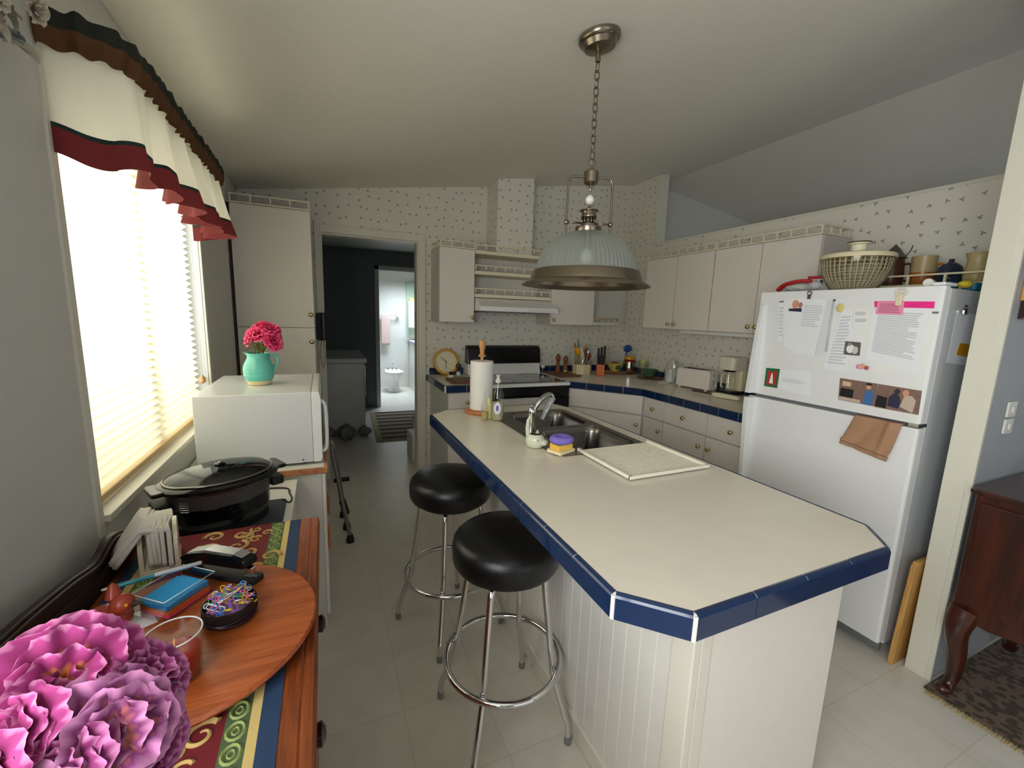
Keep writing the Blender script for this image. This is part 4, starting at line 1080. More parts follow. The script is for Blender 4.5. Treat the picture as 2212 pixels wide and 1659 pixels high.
# things behind the cooker
o = MB().box(-.07, .07, -.045, .045, 0, .012).build('envelope_stack', mat('pale_yellow_paper', (226, 224, 186), .8)); o.location = (-.47, 1.90, zt + .001); o.rotation_euler = (0, 0, .35); tag(o, 'pale yellow envelopes lying behind the slow cooker under the window', 'envelopes')
T = thing('dish_brush', 'blue and white dish brush lying behind the slow cooker', 'brush', (-.34, 1.90, zt + .03), rot=(0, 0, .5))
T.location = (-.33, 1.90, zt + .1)
MB().tube([(-.09, 0, -.002), (-.04, .0, .012), (0, 0, .016), (.03, 0, .008)], [.006, .009, .009, .007], 10, flat=1.5).build('handle', M['blue'], T)
MB().prism(rrect(-.035, .035, -.02, .02, .012, 4), -.012, .0).build('head', M['white'], T, bevel=.002).location = (.06, 0, 0)
MB().prism(rrect(-.03, .03, -.016, .016, .01, 4), -.10, -.012).build('bristle_block', M['tissue'], T).location = (.06, 0, 0)

# pitcher of pink flowers
T = thing('pitcher', 'ribbed turquoise ceramic pitcher with cream foot on the microwave', 'pitcher', (-.292, 2.335, 1.136))
pc = (-.292, 2.335, 1.1365)
pr = [(.046, 0), (.048, .004), (.056, .020)]; 
top_ = [(.060, .028), (.065, .045), (.0665, .062), (.066, .08), (.061, .098), (.053, .114), (.047, .126), (.046, .138), (.050, .150)]
MB().lathe(pr, pc, 36).build('foot', mat('cream_glaze', (222, 206, 160), .35), T)
rb = []
for i in range(len(top_) - 1):
    (r0, h0), (r1, h1) = top_[i], top_[i + 1]
    for k in range(4):
        t = k / 4; rb.append((r0 + (r1 - r0) * t + .0007 * math.sin((h0 + (h1 - h0) * t) * 2 * PI / .0105), h0 + (h1 - h0) * t))
rb = [(.0562, .0205)] + rb + [(.050, .150), (.047, .150), (.043, .137), (.045, .12), (.058, .09), (.058, .06), (.0001, .055)]
def spout(v):
    return v
bd = MB().lathe(rb, pc, 40)
for i, v in enumerate(bd.v):
    dz = v[2] - pc[2]
    if dz > .135 and v[0] < pc[0] - .038: bd.v[i] = (v[0] - .012 * (dz - .135) / .015 * (pc[0] - .038 - v[0]) / .010, v[1], v[2] + .003)
bd.build('body', M['teal'], T)
MB().tube(spline([(pc[0] + .046, pc[1], pc[2] + .135), (pc[0] + .075, pc[1], pc[2] + .138), (pc[0] + .082, pc[1], pc[2] + .11), (pc[0] + .068, pc[1], pc[2] + .075), (pc[0] + .060, pc[1], pc[2] + .065)], 6), .0065, 8, flat=1.5).build('handle', M['teal'], T)
T = thing('pink_flower_bunch', 'bunch of hot pink artificial roses in the turquoise pitcher', 'flowers', (pc[0], pc[1], 1.25))
PK = bands('hot_pink_petal', [(0, (130, 16, 60)), (.4, (214, 34, 104)), (.85, (240, 70, 134)), (1, (250, 140, 180))], rough=.7, transl=.25)
PKB = [((-.285, 2.33, 1.375), (-.3, -.6, .8), .050), ((-.235, 2.33, 1.395), (.3, -.4, .9), .048), ((-.225, 2.315, 1.345), (.7, -.7, .35), .048), ((-.262, 2.345, 1.405), (0, .2, 1), .044), ((-.315, 2.33, 1.352), (-.9, -.3, .4), .038)]
for i, (c, n, r) in enumerate(PKB): bloom(c, n, r, 40 + i, PK, T, rings=((.15, .6, 4), (.5, .8, 5), (.9, 1, 6), (1.3, 1.05, 6)))
sm = MB()
for i, (c, n, r) in enumerate(PKB): sm.tube(spline([c, (pc[0] * .5 + c[0] * .5, pc[1], 1.31), (pc[0] + .01 * math.cos(i), pc[1] + .01 * math.sin(i), 1.22)], 5), .002, 5)
sm.build('stems', mat('stem_olive', (96, 110, 50), .6), T)
lf = MB()
for (a, b) in (((-.29, 2.33, 1.285), (-.345, 2.31, 1.325)), ((-.28, 2.32, 1.285), (-.30, 2.28, 1.335)), ((-.27, 2.32, 1.285), (-.265, 2.28, 1.33)), ((-.27, 2.33, 1.29), (-.225, 2.30, 1.31)), ((-.285, 2.32, 1.285), (-.33, 2.27, 1.30))): leaf(lf, a, b, .016)
lf.build('leaves', mat('olive_leaf', (122, 124, 58), .6), T)

# pantry
T = cabinet('pantry_cabinet', 'tall white pantry cabinet with two doors and gallery rail in the left corner', 'cabinet', 'B', 3.50, -.553, -.060, YB - 3.5 - .002, 0, 2.19, [], dm=M['lam'])
for z0_, z1_, kz in ((.03, 1.362, 1.262), (1.366, 2.188, 1.46)):
    D = MB().box(-.551, -.062, 3.50, 3.517, z0_, z1_).build('door', M['lam'], T, bevel=.002); knob('B', 3.50, -.083, kz, D)
box('side_strip', -.568, -.554, 3.498, 3.96, 0, 2.19, M['dark'], T)
rail('B', 3.498, -.553, -.060, 2.192, T, n=4, h=.062)
T = thing('wall_phone', 'dark cordless wall phone with hanging cord beside the doorway', 'telephone', (-.02, 3.93, 1.24))
MB().prism(rrect(-.052, .018, 1.245, 1.475, .015, 4), 3.912, 3.951, 'y').build('base', M['bmatte'], T, bevel=.004)
MB().prism(rrect(-.015, .016, 1.25, 1.47, .012, 4), 3.885, 3.911, 'y').build('handset', M['black'], T, bevel=.006)
MB().tube(spline([(-.02, 3.93, 1.245), (-.03, 3.93, 1.12), (-.012, 3.93, 1.02), (.004, 3.93, 1.10), (-.002, 3.93, 1.245)], 8), .003, 6).build('cord', mat('beige_cord', (176, 160, 130), .5), T)

# hanging dried swag, upper left
T = thing('dried_flower_swag', 'pale dried leaf and flower swag hanging high on the left wall', 'wall decoration', (-.53, 1.17, 2.0))
r5 = random.Random(9)
SW = [mat('pale_sage_leaf', (186, 184, 166), .8), mat('dusty_rose', (188, 176, 160), .8), mat('dusty_blue', (140, 146, 152), .8)]
for mi in range(3):
    lf = MB()
    for i in range(34):
        a = Vector((-.535, 1.02 + .20 * r5.random(), 1.975 + .15 * r5.random()))
        d = Vector((r5.uniform(0, .05), r5.uniform(-.05, .05), r5.uniform(-.05, .03)))
        leaf(lf, a, a + d * .8, .016, .006)
    lf.build('dried_leaves', SW[mi], T)
for i in range(5): bloom((-.52 + .01 * i % 3, 1.05 + .035 * i, 2.0 + .02 * ((i * 3) % 5)), (1, -.2, -.3), .028, 90 + i, bands('dry_rose_%d' % i, [(0, (150, 132, 112)), (1, (196, 186, 168))], rough=.9), T, rings=((.3, .8, 5), (.9, 1, 6)))
# ------------------------------------------------------------ bar stools
def make_stool(label, loc, rz):
    T = thing('bar_stool', label, 'stool', loc, None, rz=rz or 1e-6)
    MB().lathe([(.155, .645), (.178, .652), (.188, .670), (.190, .712), (.184, .738), (.165, .756), (.09, .764), (.0001, .766)], (0, 0, 0), 48).build('seat', M['vinyl'], T)
    MB().lathe([(.150, .632), (.150, .645)], (0, 0, 0), 32).build('seat_pan', M['bmatte'], T)
    MB().tube([(.206 * math.cos(2 * PI * i / 48), .206 * math.sin(2 * PI * i / 48), .275) for i in range(48)], .0115, 10, 0, True).build('foot_ring', M['chrome'], T)
    for k in range(4):
        a = PI / 4 + k * PI / 2; c, s = math.cos(a), math.sin(a)
        pts = spline([(.06 * c, .06 * s, .624), (.12 * c, .12 * s, .622), (.142 * c, .142 * s, .600), (.147 * c, .147 * s, .56), (.180 * c, .180 * s, .32), (.186 * c, .186 * s, .27), (.198 * c, .198 * s, .225), (.243 * c, .243 * s, .095), (.252 * c, .252 * s, .07), (.255 * c, .255 * s, .0)], 5)
        L_ = MB().tube(pts, .0115, 10).build('leg', M['chrome'], T)
        MB().lathe([(.0125, 0), (.013, .02), (.012, .03)], (.255 * c, .255 * s, 0.0), 12).build('foot_cap', M['seal'], L_)
    return T
s0 = make_stool('black round bar stool nearest the camera at the island', (.560, 1.255, 0), math.radians(2))
s0['label'] = 'chrome bar stool with black vinyl seat, closer to the clipped worktop corner'
s1 = dup(s0, (.520, 1.832, 0), math.radians(20), 'chrome bar stool with black vinyl seat, closer to the doorway and stove')
s0['group'] = s1['group'] = 'bar stools along the island'

# ------------------------------------------------------------ pendant lamp
PX, PY = 1.062, 1.625
ZC = ceilz(PX)
T = thing('pendant_lamp', 'brushed nickel pendant lamp with ribbed glass dome over the island', 'lamp', (PX, PY, 1.63))
c0 = (PX, PY, 0)
tl = Matrix.Rotation(-math.atan(.152), 4, 'Y')
MB().lathe([(.085, 0), (.085, -.012), (.078, -.022), (.072, -.024), (.062, -.042), (.03, -.052), (.0001, -.053)], (PX, PY, ZC - .002), 36, 0, True, tl).build('canopy', M['nickel'], T)
MB().lathe([(.010, 0), (.012, .01), (.008, .03), (.008, .05)], (PX, PY, ZC - .095), 12).build('canopy_loop', M['nickel'], T)
top_z, bot_z = ZC - .10, 2.165; nl = 12; pitch = (top_z - bot_z) / nl
for i in range(nl):
    z = top_z - pitch * (i + .5); L_ = pitch * .62; w_ = .0105
    pts = []
    for j in range(16):
        a = 2 * PI * j / 16; x = w_ * math.cos(a); zz = (L_ - w_) * (1 if math.sin(a) >= 0 else -1) * (abs(math.sin(a)) > .01) + w_ * math.sin(a)
        pts.append((PX + (x if i % 2 else 0), PY + (0 if i % 2 else x), z + zz))
    MB().tube(pts, .0026, 6, 0, True).build('chain_link', M['nickel'], T)
MB().tube([(PX + .017 * math.cos(a * PI / 10), PY, 2.150 + .017 * math.sin(a * PI / 10)) for a in range(20)], .0022, 6, 0, True).build('hanging_ring', M['nickel'], T)
MB().tube([(PX + .004 * math.sin(i * .8), PY + .006, ZC - .06 - i * (ZC - .06 - 2.12) / 30) for i in range(31)], .0014, 5).build('electric_cord', mat('clear_cord', (180, 176, 160), .4), T)
MB().lathe([(.006, 2.045), (.006, 2.060), (.022, 2.062), (.030, 2.070), (.031, 2.112), (.024, 2.118), (.008, 2.120), (.006, 2.135)], c0, 24).build('top_hub', M['nickel'], T)
MB().lathe([(.0001, 2.030), (.005, 2.036), (.006, 2.062)], c0, 10).build('hub_finial', M['nickel'], T)
yk = (.957, -.29)
for s in (-1, 1):
    def q(d, z): return (PX + s * d * yk[0], PY + s * d * yk[1], z)
    A_ = MB().tube(spline([q(.028, 2.092), (q(.060, 2.092)), q(.085, 2.088), q(.0955, 2.070), q(.097, 2.04), q(.098, 1.95), q(.098, 1.862)], 6), .0048, 10).build('yoke_arm', M['nickel'], T)
    MB().ball(q(.098, 1.905), .0115, 14).build('yoke_joint', M['nickel'], A_)
    MB().tube([q(.035, 1.905), q(.096, 1.905)], .004, 8).build('cross_bar', M['nickel'], A_)
MB().lathe([(.052, 1.862), (.056, 1.872), (.056, 1.888), (.035, 1.893), (.033, 1.897), (.033, 1.902)], c0, 32).build('socket_base', M['nickel'], T)
for k in range(14):
    a = 2 * PI * k / 14
    MB().tube([(PX + .031 * math.cos(a), PY + .031 * math.sin(a), 1.900), (PX + .031 * math.cos(a), PY + .031 * math.sin(a), 1.930)], .0026, 6).build('vent_post', M['nickel'], T)
MB().cyl((PX, PY, 1.895), .024, .04, 20).build('socket', M['bmatte'], T)
MB().lathe([(.033, 1.929), (.034, 1.933), (.030, 1.944), (.033, 1.951), (.040, 1.954), (.040, 1.958), (.016, 1.966), (.007, 1.970), (.005, 1.990)], c0, 32).build('socket_cap', M['nickel'], T)
MB().ball((PX, PY, 2.001), .0185, 20, 0, (1, 1, 1.1)).build('ceramic_knob', mat('white_ceramic_knob', (236, 232, 220), .25), T)
gp_ = [(.054, 1.866), (.085, 1.862), (.125, 1.845), (.165, 1.815), (.195, 1.775), (.212, 1.735), (.220, 1.700)]
sp_ = [(p.x, p.y) for p in spline([(a, b, 0) for a, b in gp_], 5)]
g = MB(); nn = 288
vs = []
for (r, z) in sp_:
    for i in range(nn):
        a = 2 * PI * i / nn; rr = r + .0016 * (1 if i % 4 < 2 else -1); vs.append((PX + rr * math.cos(a), PY + rr * math.sin(a), z))
fs = [(k * nn + i, k * nn + (i + 1) % nn, (k + 1) * nn + (i + 1) % nn, (k + 1) * nn + i) for k in range(len(sp_) - 1) for i in range(nn)]
g.add(vs, fs, 0, False)
def ribglass():
    m, nt, b = nodes('ribbed_prismatic_glass'); L = nt.links
    b.inputs['Base Color'].default_value = rgb((188, 192, 186)); b.inputs['Roughness'].default_value = .12; b.inputs['Specular IOR Level'].default_value = .9
    tr = nt.nodes.new('ShaderNodeBsdfTransparent'); tr.inputs['Color'].default_value = rgb((222, 228, 224))
    tl_ = nt.nodes.new('ShaderNodeBsdfTranslucent'); tl_.inputs['Color'].default_value = rgb((214, 220, 216))
    m1 = nt.nodes.new('ShaderNodeMixShader'); m1.inputs[0].default_value = .45; L.new(b.outputs[0], m1.inputs[1]); L.new(tl_.outputs[0], m1.inputs[2])
    m2 = nt.nodes.new('ShaderNodeMixShader'); m2.inputs[0].default_value = .48; L.new(m1.outputs[0], m2.inputs[1]); L.new(tr.outputs[0], m2.inputs[2])
    L.new(m2.outputs[0], nt.nodes['Material Output'].inputs[0]); return m
g.build('glass_dome', ribglass(), T)
MB().lathe([(.216, 1.702), (.226, 1.704), (.232, 1.698), (.246, 1.660), (.278, 1.642), (.280, 1.638), (.276, 1.637), (.240, 1.655), (.226, 1.697), (.216, 1.702)], c0, 64, cap=False).build('metal_band', M['nickel'], T)
MB().lathe([(.012, 1.80), (.028, 1.78), (.030, 1.755), (.018, 1.735), (.0001, 1.728)], c0, 16).build('light_bulb', mat('unlit_bulb', (236, 236, 230), .3), T)
MB().lathe([(.014, 1.80), (.014, 1.895)], c0, 12).build('bulb_stem', M['nickel'], T)

# ------------------------------------------------------------ things on the island
z = ZT + .0022
T = thing('paper_towel_holder', 'beech paper towel stand on the far end of the island', 'paper towel holder', (.845, 2.335, z))
MB().lathe([(.095, 0), (.098, .006), (.096, .016), (.088, .020), (.0001, .020)], (.845, 2.335, z), 32).build('base', wood('red_beech', (206, 128, 84), (180, 104, 62), .45, 'x'), T)
MB().lathe([(.009, .02), (.009, .33), (.022, .332), (.023, .336), (.012, .350), (.014, .37), (.020, .395), (.021, .415), (.016, .428), (.0001, .433)], (.845, 2.335, z), 20).build('rod', M['beech'], T)
o = MB().lathe([(.012, .022), (.067, .022), (.0675, .03), (.0675, .300), (.067, .306), (.020, .306), (.020, .30), (.012, .30)], (.845, 2.335, z), 40, cap=False).build('paper_towel_roll', M['tissue']); tag(o, 'white paper towel roll on the wooden stand', 'paper towels')
T = thing('soap_bottle', 'clear dish soap bottle with oval label beside the sink', 'bottle', (.865, 2.120, z), rz=.5)
# narrow spout bottle
def bottle(loc, prof, sx, sy, m, liq, label, nm, rz=0, cat='bottle'):
    T = thing(nm, label, cat, loc, rz=rz or 1e-6)
    MB().lathe(prof, (0, 0, 0), 28, 0, True, None, sx, sy).build('shell', m, T)
    return T
bpy.data.objects.remove(T)
CB = clear('clear_bottle_plastic', (236, 238, 236), fac=.80, tint=(247, 249, 246))
T = bottle((.862, 2.115, z), [(.030, 0), (.034, .004), (.036, .04), (.036, .10), (.033, .14), (.022, .175), (.013, .195), (.012, .215)], 1.0, .62, CB, None, 'clear dish soap bottle with oval label beside the sink', 'soap_bottle', math.radians(-25))
MB().lathe([(.028, .004), (.033, .04), (.033, .105), (.0001, .105)], (0, 0, 0), 28, 0, True, None, 1, .60).build('liquid', clear('pale_soap', (232, 228, 196), fac=.62, tint=(246, 242, 216)), T)
MB().lathe([(.015, .212), (.015, .228), (.009, .232), (.008, .246), (.013, .249), (.013, .253), (.0001, .255)], (0, 0, 0), 18).build('cap', M['white'], T)
lb = MB().prism([(.020 * math.cos(a * PI / 12), .072 + .034 * math.sin(a * PI / 12)) for a in range(24)], -.0245, -.0235, 'y'); lb.build('label', mat('soap_label_white', (226, 226, 244), .5), T)
MB().box(-.007, .007, -.0250, -.0246, .058, .086).build('label_mark', mat('soap_label_violet', (112, 100, 170), .5), T)
T = bottle((.800, 2.150, z), [(.019, 0), (.021, .003), (.021, .075), (.019, .085), (.008, .110), (.005, .150), (.004, .165)], 1, 1, CB, None, 'small clear squeeze bottle with pointed nozzle before the paper towels', 'nozzle_bottle', .3)
MB().lathe([(.0175, .004), (.0185, .045), (.0001, .046)], (0, 0, 0), 16).build('liquid', clear('pale_oil', (230, 220, 170), fac=.65, tint=(246, 240, 206)), T)
T = bottle((.835, 2.175, z), [(.018, 0), (.020, .003), (.020, .08), (.010, .10), (.010, .115), (.0001, .118)], 1, 1, mat('yellow_cream_label', (224, 214, 160), .4), None, 'small pale yellow bottle behind the clear squeeze bottle', 'small_bottle', .3)
# ceramic scrubber holder shaped like a gaping fish
CE = mat('celadon_glaze', (206, 212, 188), .22, noise=.06, nscale=18, coat=.4)
T = thing('scrubber_holder', 'pale green ceramic fish-shaped scrubber holder beside the faucet', 'holder', (.842, 1.615, z), rz=math.radians(-40))
prof_ = [(.024, 0), (.030, .004), (.037, .020), (.038, .038), (.032, .052), (.024, .060)]
MB().lathe(prof_, (0, 0, 0), 28, 0, True, None, 1.15, .95, cap=False).build('body', CE, T)
MB().lathe([(.024, .060), (.021, .060), (.028, .045), (.028, .03), (.0001, .02)], (0, 0, 0), 28, 0, True, None, 1.15, .95, cap=False).build('mouth', mat('shaded_mouth_inside', (88, 78, 60), .5), T)  # mouth lining coloured dark to show shade inside the opening
MB().loft([[(-.030 + .012 * math.cos(a * PI / 6), .014 * math.sin(a * PI / 6), .045) for a in range(12)], [(-.036 + .010 * math.cos(a * PI / 6), .011 * math.sin(a * PI / 6), .08) for a in range(12)], [(-.034 + .008 * math.cos(a * PI / 6), .008 * math.sin(a * PI / 6), .12) for a in range(12)], [(-.024 + .003 * math.cos(a * PI / 6), .004 * math.sin(a * PI / 6), .142) for a in range(12)]]).build('tail', CE, T)
MB().ball((.040, -.004, .026), .019, 16, 0, (1.1, 1.2, .8)).build('snout', CE, T)
MB().lathe([(.010, 0), (.0001, .016)], (.004, .026, .058), 8).build('fin', CE, T)
for s in (-1, 1): MB().ball((.02, s * .030, .040), .003, 8).build('eye', M['bmatte'], T)
zz = ZT + .0048
o = MB().prism(rrect(-.052, .052, -.038, .038, .006, 3), 0, .012).build('sponge', mat('cream_sponge', (236, 220, 176), .9, bump=.5, bscale=150)); ORG[o.name] = Vector((0, 0, 0)); o.location = (.918, 1.515, zz + .001); o.rotation_euler = (0, 0, .35); tag(o, 'cream flat sponge at the bottom of the pile by the sink', 'sponge', None)
o = MB().prism(rrect(-.042, .042, -.030, .030, .006, 3), 0, .024).build('sponge', mat('yellow_sponge', (232, 188, 84), .9, bump=.5, bscale=150)); o.location = (.918, 1.515, zz + .0135); o.rotation_euler = (0, 0, .2); tag(o, 'yellow sponge in the middle of the pile by the sink', 'sponge', None)
def scr():
    mb = MB(); n = 90
    rings = []
    for i in range(n):
        a = 2 * PI * i / n; w = .0012 * math.sin(a * 36)
        rings.append(a)
    prof = [(.008, .018), (.016, .012), (.030, .004 - .004), (.046, .004), (.052, .014), (.050, .026), (.038, .033), (.022, .031), (.012, .024), (.0001, .020)]
    vs = []
    for (r, zq) in prof:
        for i in range(n):
            a = 2 * PI * i / n; k = 1 + .035 * math.sin(i * PI) if 0 else 1 + .03 * (1 if i % 3 == 0 else -.5) * (r > .01)
            vs.append((r * k * math.cos(a), r * k * math.sin(a) * .9, zq))
    fs = [(k * n + i, k * n + (i + 1) % n, (k + 1) * n + (i + 1) % n, (k + 1) * n + i) for k in range(len(prof) - 1) for i in range(n)]
    mb.add(vs, fs, 0, True); return mb
o = scr().build('scrubber', mat('purple_net', (128, 112, 206), .8, bump=.6, bscale=400), sharp=80); o.location = (.918, 1.515, zz + .0380); o.rotation_euler = (0, 0, 0); tag(o, 'round purple net scrubber on top of the sponge pile', 'scrubber')
# draining mat
dm = MB(); yy = 1.157
dm.box(.992, 1.383, 1.150, 1.500, .0, .003)
n = 24
for i in range(n):
    y = 1.168 + (1.488 - 1.168) * i / (n - 1); dm.box(1.012, 1.362, y - .0028, y + .0028, .003, .0062)
for b_ in ((.990, 1.385, 1.148, 1.158), (.990, 1.003, 1.150, 1.502), (1.372, 1.385, 1.150, 1.502)): dm.box(b_[0], b_[1], b_[2], b_[3], .0, .013)
o = dm.build('draining_mat', mat('milky_draining_plastic', (236, 230, 212), .4), None, bevel=.0015); o.location.z = ZT + .0050; tag(o, 'ribbed off-white draining mat overlapping the end of the sink', 'draining mat')

# ------------------------------------------------------------ back worktop, left of stove
zb = ZT + .0018
T = thing('round_clock', 'round clock with yellow rim leaning on the splashback left of the stove', 'clock', (1.052, 3.90, zb), rot=(math.radians(-9), 0, 0))
T.location = (1.052, 3.885, zb + .004)
CM = Matrix.Translation((0, 0, .122)) @ Matrix.Rotation(PI / 2, 4, 'X')
MB().lathe([(.100, -.012), (.122, -.012), (.125, 0), (.120, .014), (.108, .017), (.104, .010), (.104, 0)], (0, 0, 0), 48, 0, True, CM, cap=False).build('rim', M['yel'], T)
MB().lathe([(.105, -.004), (.0001, -.004)], (0, 0, 0), 40, 0, True, CM, cap=False).build('dial', mat('cream_dial', (226, 220, 190), .4), T)
def ray_box(ang_, r0, r1, w, h0, h1):
    return MB().box(r0, r1, -w, w, h0, h1, 0, CM @ Matrix.Rotation(ang_, 4, 'Z'))
for k in range(12): ray_box(k * PI / 6, .088, .097, .0012 if k % 3 else .0022, -.0035, -.0025).build('hour_mark', M['bmatte'], T)
ray_box(math.radians(140), -.01, .060, .0022, -.002, -.001).build('hand', M['bmatte'], T); ray_box(math.radians(-92), -.01, .070, .0016, -.0008, .0002).build('hand', M['bmatte'], T)
MB().ball((0, .001, .122), .004, 8).build('pin', M['bmatte'], T)
T = thing('cutting_board', 'brown wooden cutting board lying left of the stove', 'cutting board', (1.09, 3.50, zb))
MB().prism(rrect(.965, 1.215, 3.345, 3.62, .015, 4), zb, zb + .016).build('board', M['brownw'], T, bevel=.003); MB().prism(rrect(1.0, 1.18, 3.38, 3.585, .01, 3), zb + .0162, zb + .0164).build('worn_area', mat('worn_grey_wood', (118, 92, 74), .4), T)
T = thing('pepper_mill', 'clear and chrome pepper mill standing before the yellow clock', 'pepper mill', (1.10, 3.66, zb))
pm = (1.10, 3.66, zb)
MB().lathe([(.022, 0), (.020, .006), (.012, .012), (.014, .022), (.021, .032), (.020, .06), (.015, .075)], pm, 20).build('base', M['glass'], T)
MB().lathe([(.0195, .030), (.0185, .056), (.0001, .057)], pm, 16).build('salt', M['tissue'], T)
MB().lathe([(.013, .075), (.017, .080), (.018, .095), (.026, .105), (.027, .120), (.016, .132), (.006, .136), (.007, .146), (.0001, .150)], pm, 20).build('top', M['nickel'], T)
T = thing('calendar_block', 'small cream desk block with dark window before the yellow clock', 'desk calendar', (1.035, 3.69, zb), rz=.05)
MB().box(-.026, .026, -.012, .012, 0, .058).build('frame', mat('cream_block', (206, 190, 140), .5), T, bevel=.002); MB().box(-.018, .024, -.0145, -.0122, .030, .060).build('dark_window', M['dark'], T)
MB().box(-.02, .02, -.0142, -.0122, .005, .026).build('card', M['tissue'], T)

# ------------------------------------------------------------ back worktop, right of stove
o = MB().prism(rrect(2.08, 2.33, 3.52, 3.90, .02, 4), zb, zb + .012).build('cutting_board', M['brownw'], None, bevel=.003); tag(o, 'brown wooden board under the two pepper mills', 'cutting board')
def mill(label, x, y, h, seedm, ring=False):
    zc = zb + .0125; T = thing('wooden_mill', label, 'pepper mill', (x, y, zc), 'wooden mills right of the stove'); c = (x, y, zc); k = h / .19
    MB().lathe([(.027, 0), (.028, .008 * k), (.023, .03 * k), (.026, .05 * k), (.021, .08 * k), (.017, .11 * k), (.022, .125 * k)], c, 20).build('body', seedm, T)
    MB().lathe([(.020, .127 * k), (.024, .14 * k), (.025, .155 * k), (.018, .175 * k), (.008, .180 * k), (.009, .187 * k), (.0001, .19 * k)], c, 20).build('top', seedm, T)
    if ring: MB().lathe([(.0285, .012), (.029, .02), (.0285, .028)], c, 20).build('brass_ring', M['brass'], T)
mill('turned reddish wooden mill, the one closer to the stove', 2.205, 3.79, .19, M['millw'])
mill('turned wooden mill with brass ring, beside the utensil crock', 2.262, 3.735, .178, wood('mill_wood_dark', (128, 84, 40), (92, 54, 22), .4, 'z'), True)
T = thing('kitchen_timer', 'small round chrome timer leaning by the splashback right of the stove', 'timer', (2.12, 3.90, zb + .013))
TM = Matrix.Rotation(PI / 2, 4, 'X')
MB().lathe([(.026, -.01), (.028, 0), (.026, .008), (.022, .010)], (2.10, 3.925, zb + .060), 24, 0, True, TM).build('case', M['chrome'], T)
MB().lathe([(.021, .0105), (.0001, .0105)], (2.10, 3.925, zb + .060), 24, 0, True, TM, cap=False).build('face', M['tissue'], T)
MB().lathe([(.018, 0), (.006, .01), (.005, .034)], (2.10, 3.925, zb + .0005), 12).build('stand', M['chrome'], T)
# utensil crock with utensils
uc = (2.455, 3.72, zb)
T = thing('utensil_crock', 'cream octagonal utensil crock with clear inner jar', 'utensil holder', uc)
MB().lathe([(.098, 0), (.100, .004), (.100, .100), (.094, .104), (.090, .104), (.090, .01), (.0001, .008)], uc, 8, 0, False, rot=PI / 8).build('crock', mat('cream_crock', (222, 208, 166), .35), T)
MB().lathe([(.075, .010), (.082, .05), (.090, .19), (.088, .19), (.080, .05), (.073, .012)], uc, 28, cap=False).build('inner_jar', M['glass'], T)
CR = M['cream']
def utensil(label, bx, by, tx, ty, tz, mh, head, mhd, nm='kitchen_utensil', r=.005, hs=1.0, flat=.25, grp='utensils standing in the cream crock'):
    a = Vector((uc[0] + bx, uc[1] + by, zb + .028)); b = Vector((uc[0] + tx, uc[1] + ty, zb + tz * 1.12 + .012)); T = thing(nm, label, 'utensil', tuple(a), grp)
    MB().tube([a, b], r, 8).build('handle', mh, T)
    d = (b - a).normalized(); Rm = d.to_track_quat('Z', 'Y').to_matrix().to_4x4()
    if head == 'spoon': MB().ball(b + d * .03 * hs, .042 * hs, 14, 0, (.80, flat, 1), Rm).build('head', mhd, T)
    elif head == 'flat': MB().prism(rrect(-.034 * hs, .034 * hs, -.005, .005, .004, 2), 0, .088 * hs).xf(Matrix.Translation(b) @ Rm).build('head', mhd, T, bevel=.002)
    elif head == 'paddle': MB().prism(rrect(-.017 * hs, .017 * hs, -.004, .004, .003, 2), -.03, .11 * hs).xf(Matrix.Translation(b) @ Rm).build('head', mhd, T, bevel=.002)
    return T
utensil('pale wooden spoon sticking up at the left of the crock', -.02, 0, -.075, .02, .215, M['beech'], 'spoon', M['beech'])
utensil('yellow ladle-like spoon in the cream crock', -.01, .01, -.065, -.01, .170, M['yel'], 'spoon', M['yel'], hs=1.1, flat=.6)
utensil('blue spatula standing tallest at the back of the crock', 0, .03, -.025, .045, .225, M['blue'], 'flat', mat('dusty_blue_plastic', (72, 104, 150), .4))
utensil('white slanted spatula leaning left in the cream crock', .03, -.02, -.03, -.05, .150, M['white'], 'paddle', mat('ivory_plastic', (224, 216, 196), .4), hs=1.0)
utensil('slim wooden spoon in the middle of the crock', .0, .0, .012, -.02, .225, M['beech'], 'spoon', M['beech'], hs=.7)
utensil('second slim wooden stick crossing in the crock', .015, -.02, .004, -.035, .190, M['millw'], 'spoon', M['millw'], hs=.45)
utensil('red plastic spoon in the cream crock', .0, -.03, .038, -.045, .125, M['red'], 'spoon', M['red'], hs=1.05)
utensil('steel slotted spoon behind the red one', .02, .01, .05, .02, .170, M['steel'], 'spoon', mat('pale_spoon_metal', (206, 208, 206), .2, .8), hs=1.0)
utensil('white square-headed spatula at the right of the crock', .02, -.02, .080, -.055, .150, M['white'], 'flat', M['white'], hs=1.0)
utensil('brown wooden spatula behind the knife block', .03, .02, .070, .03, .170, M['brownw'], 'paddle', M['brownw'], hs=.6)
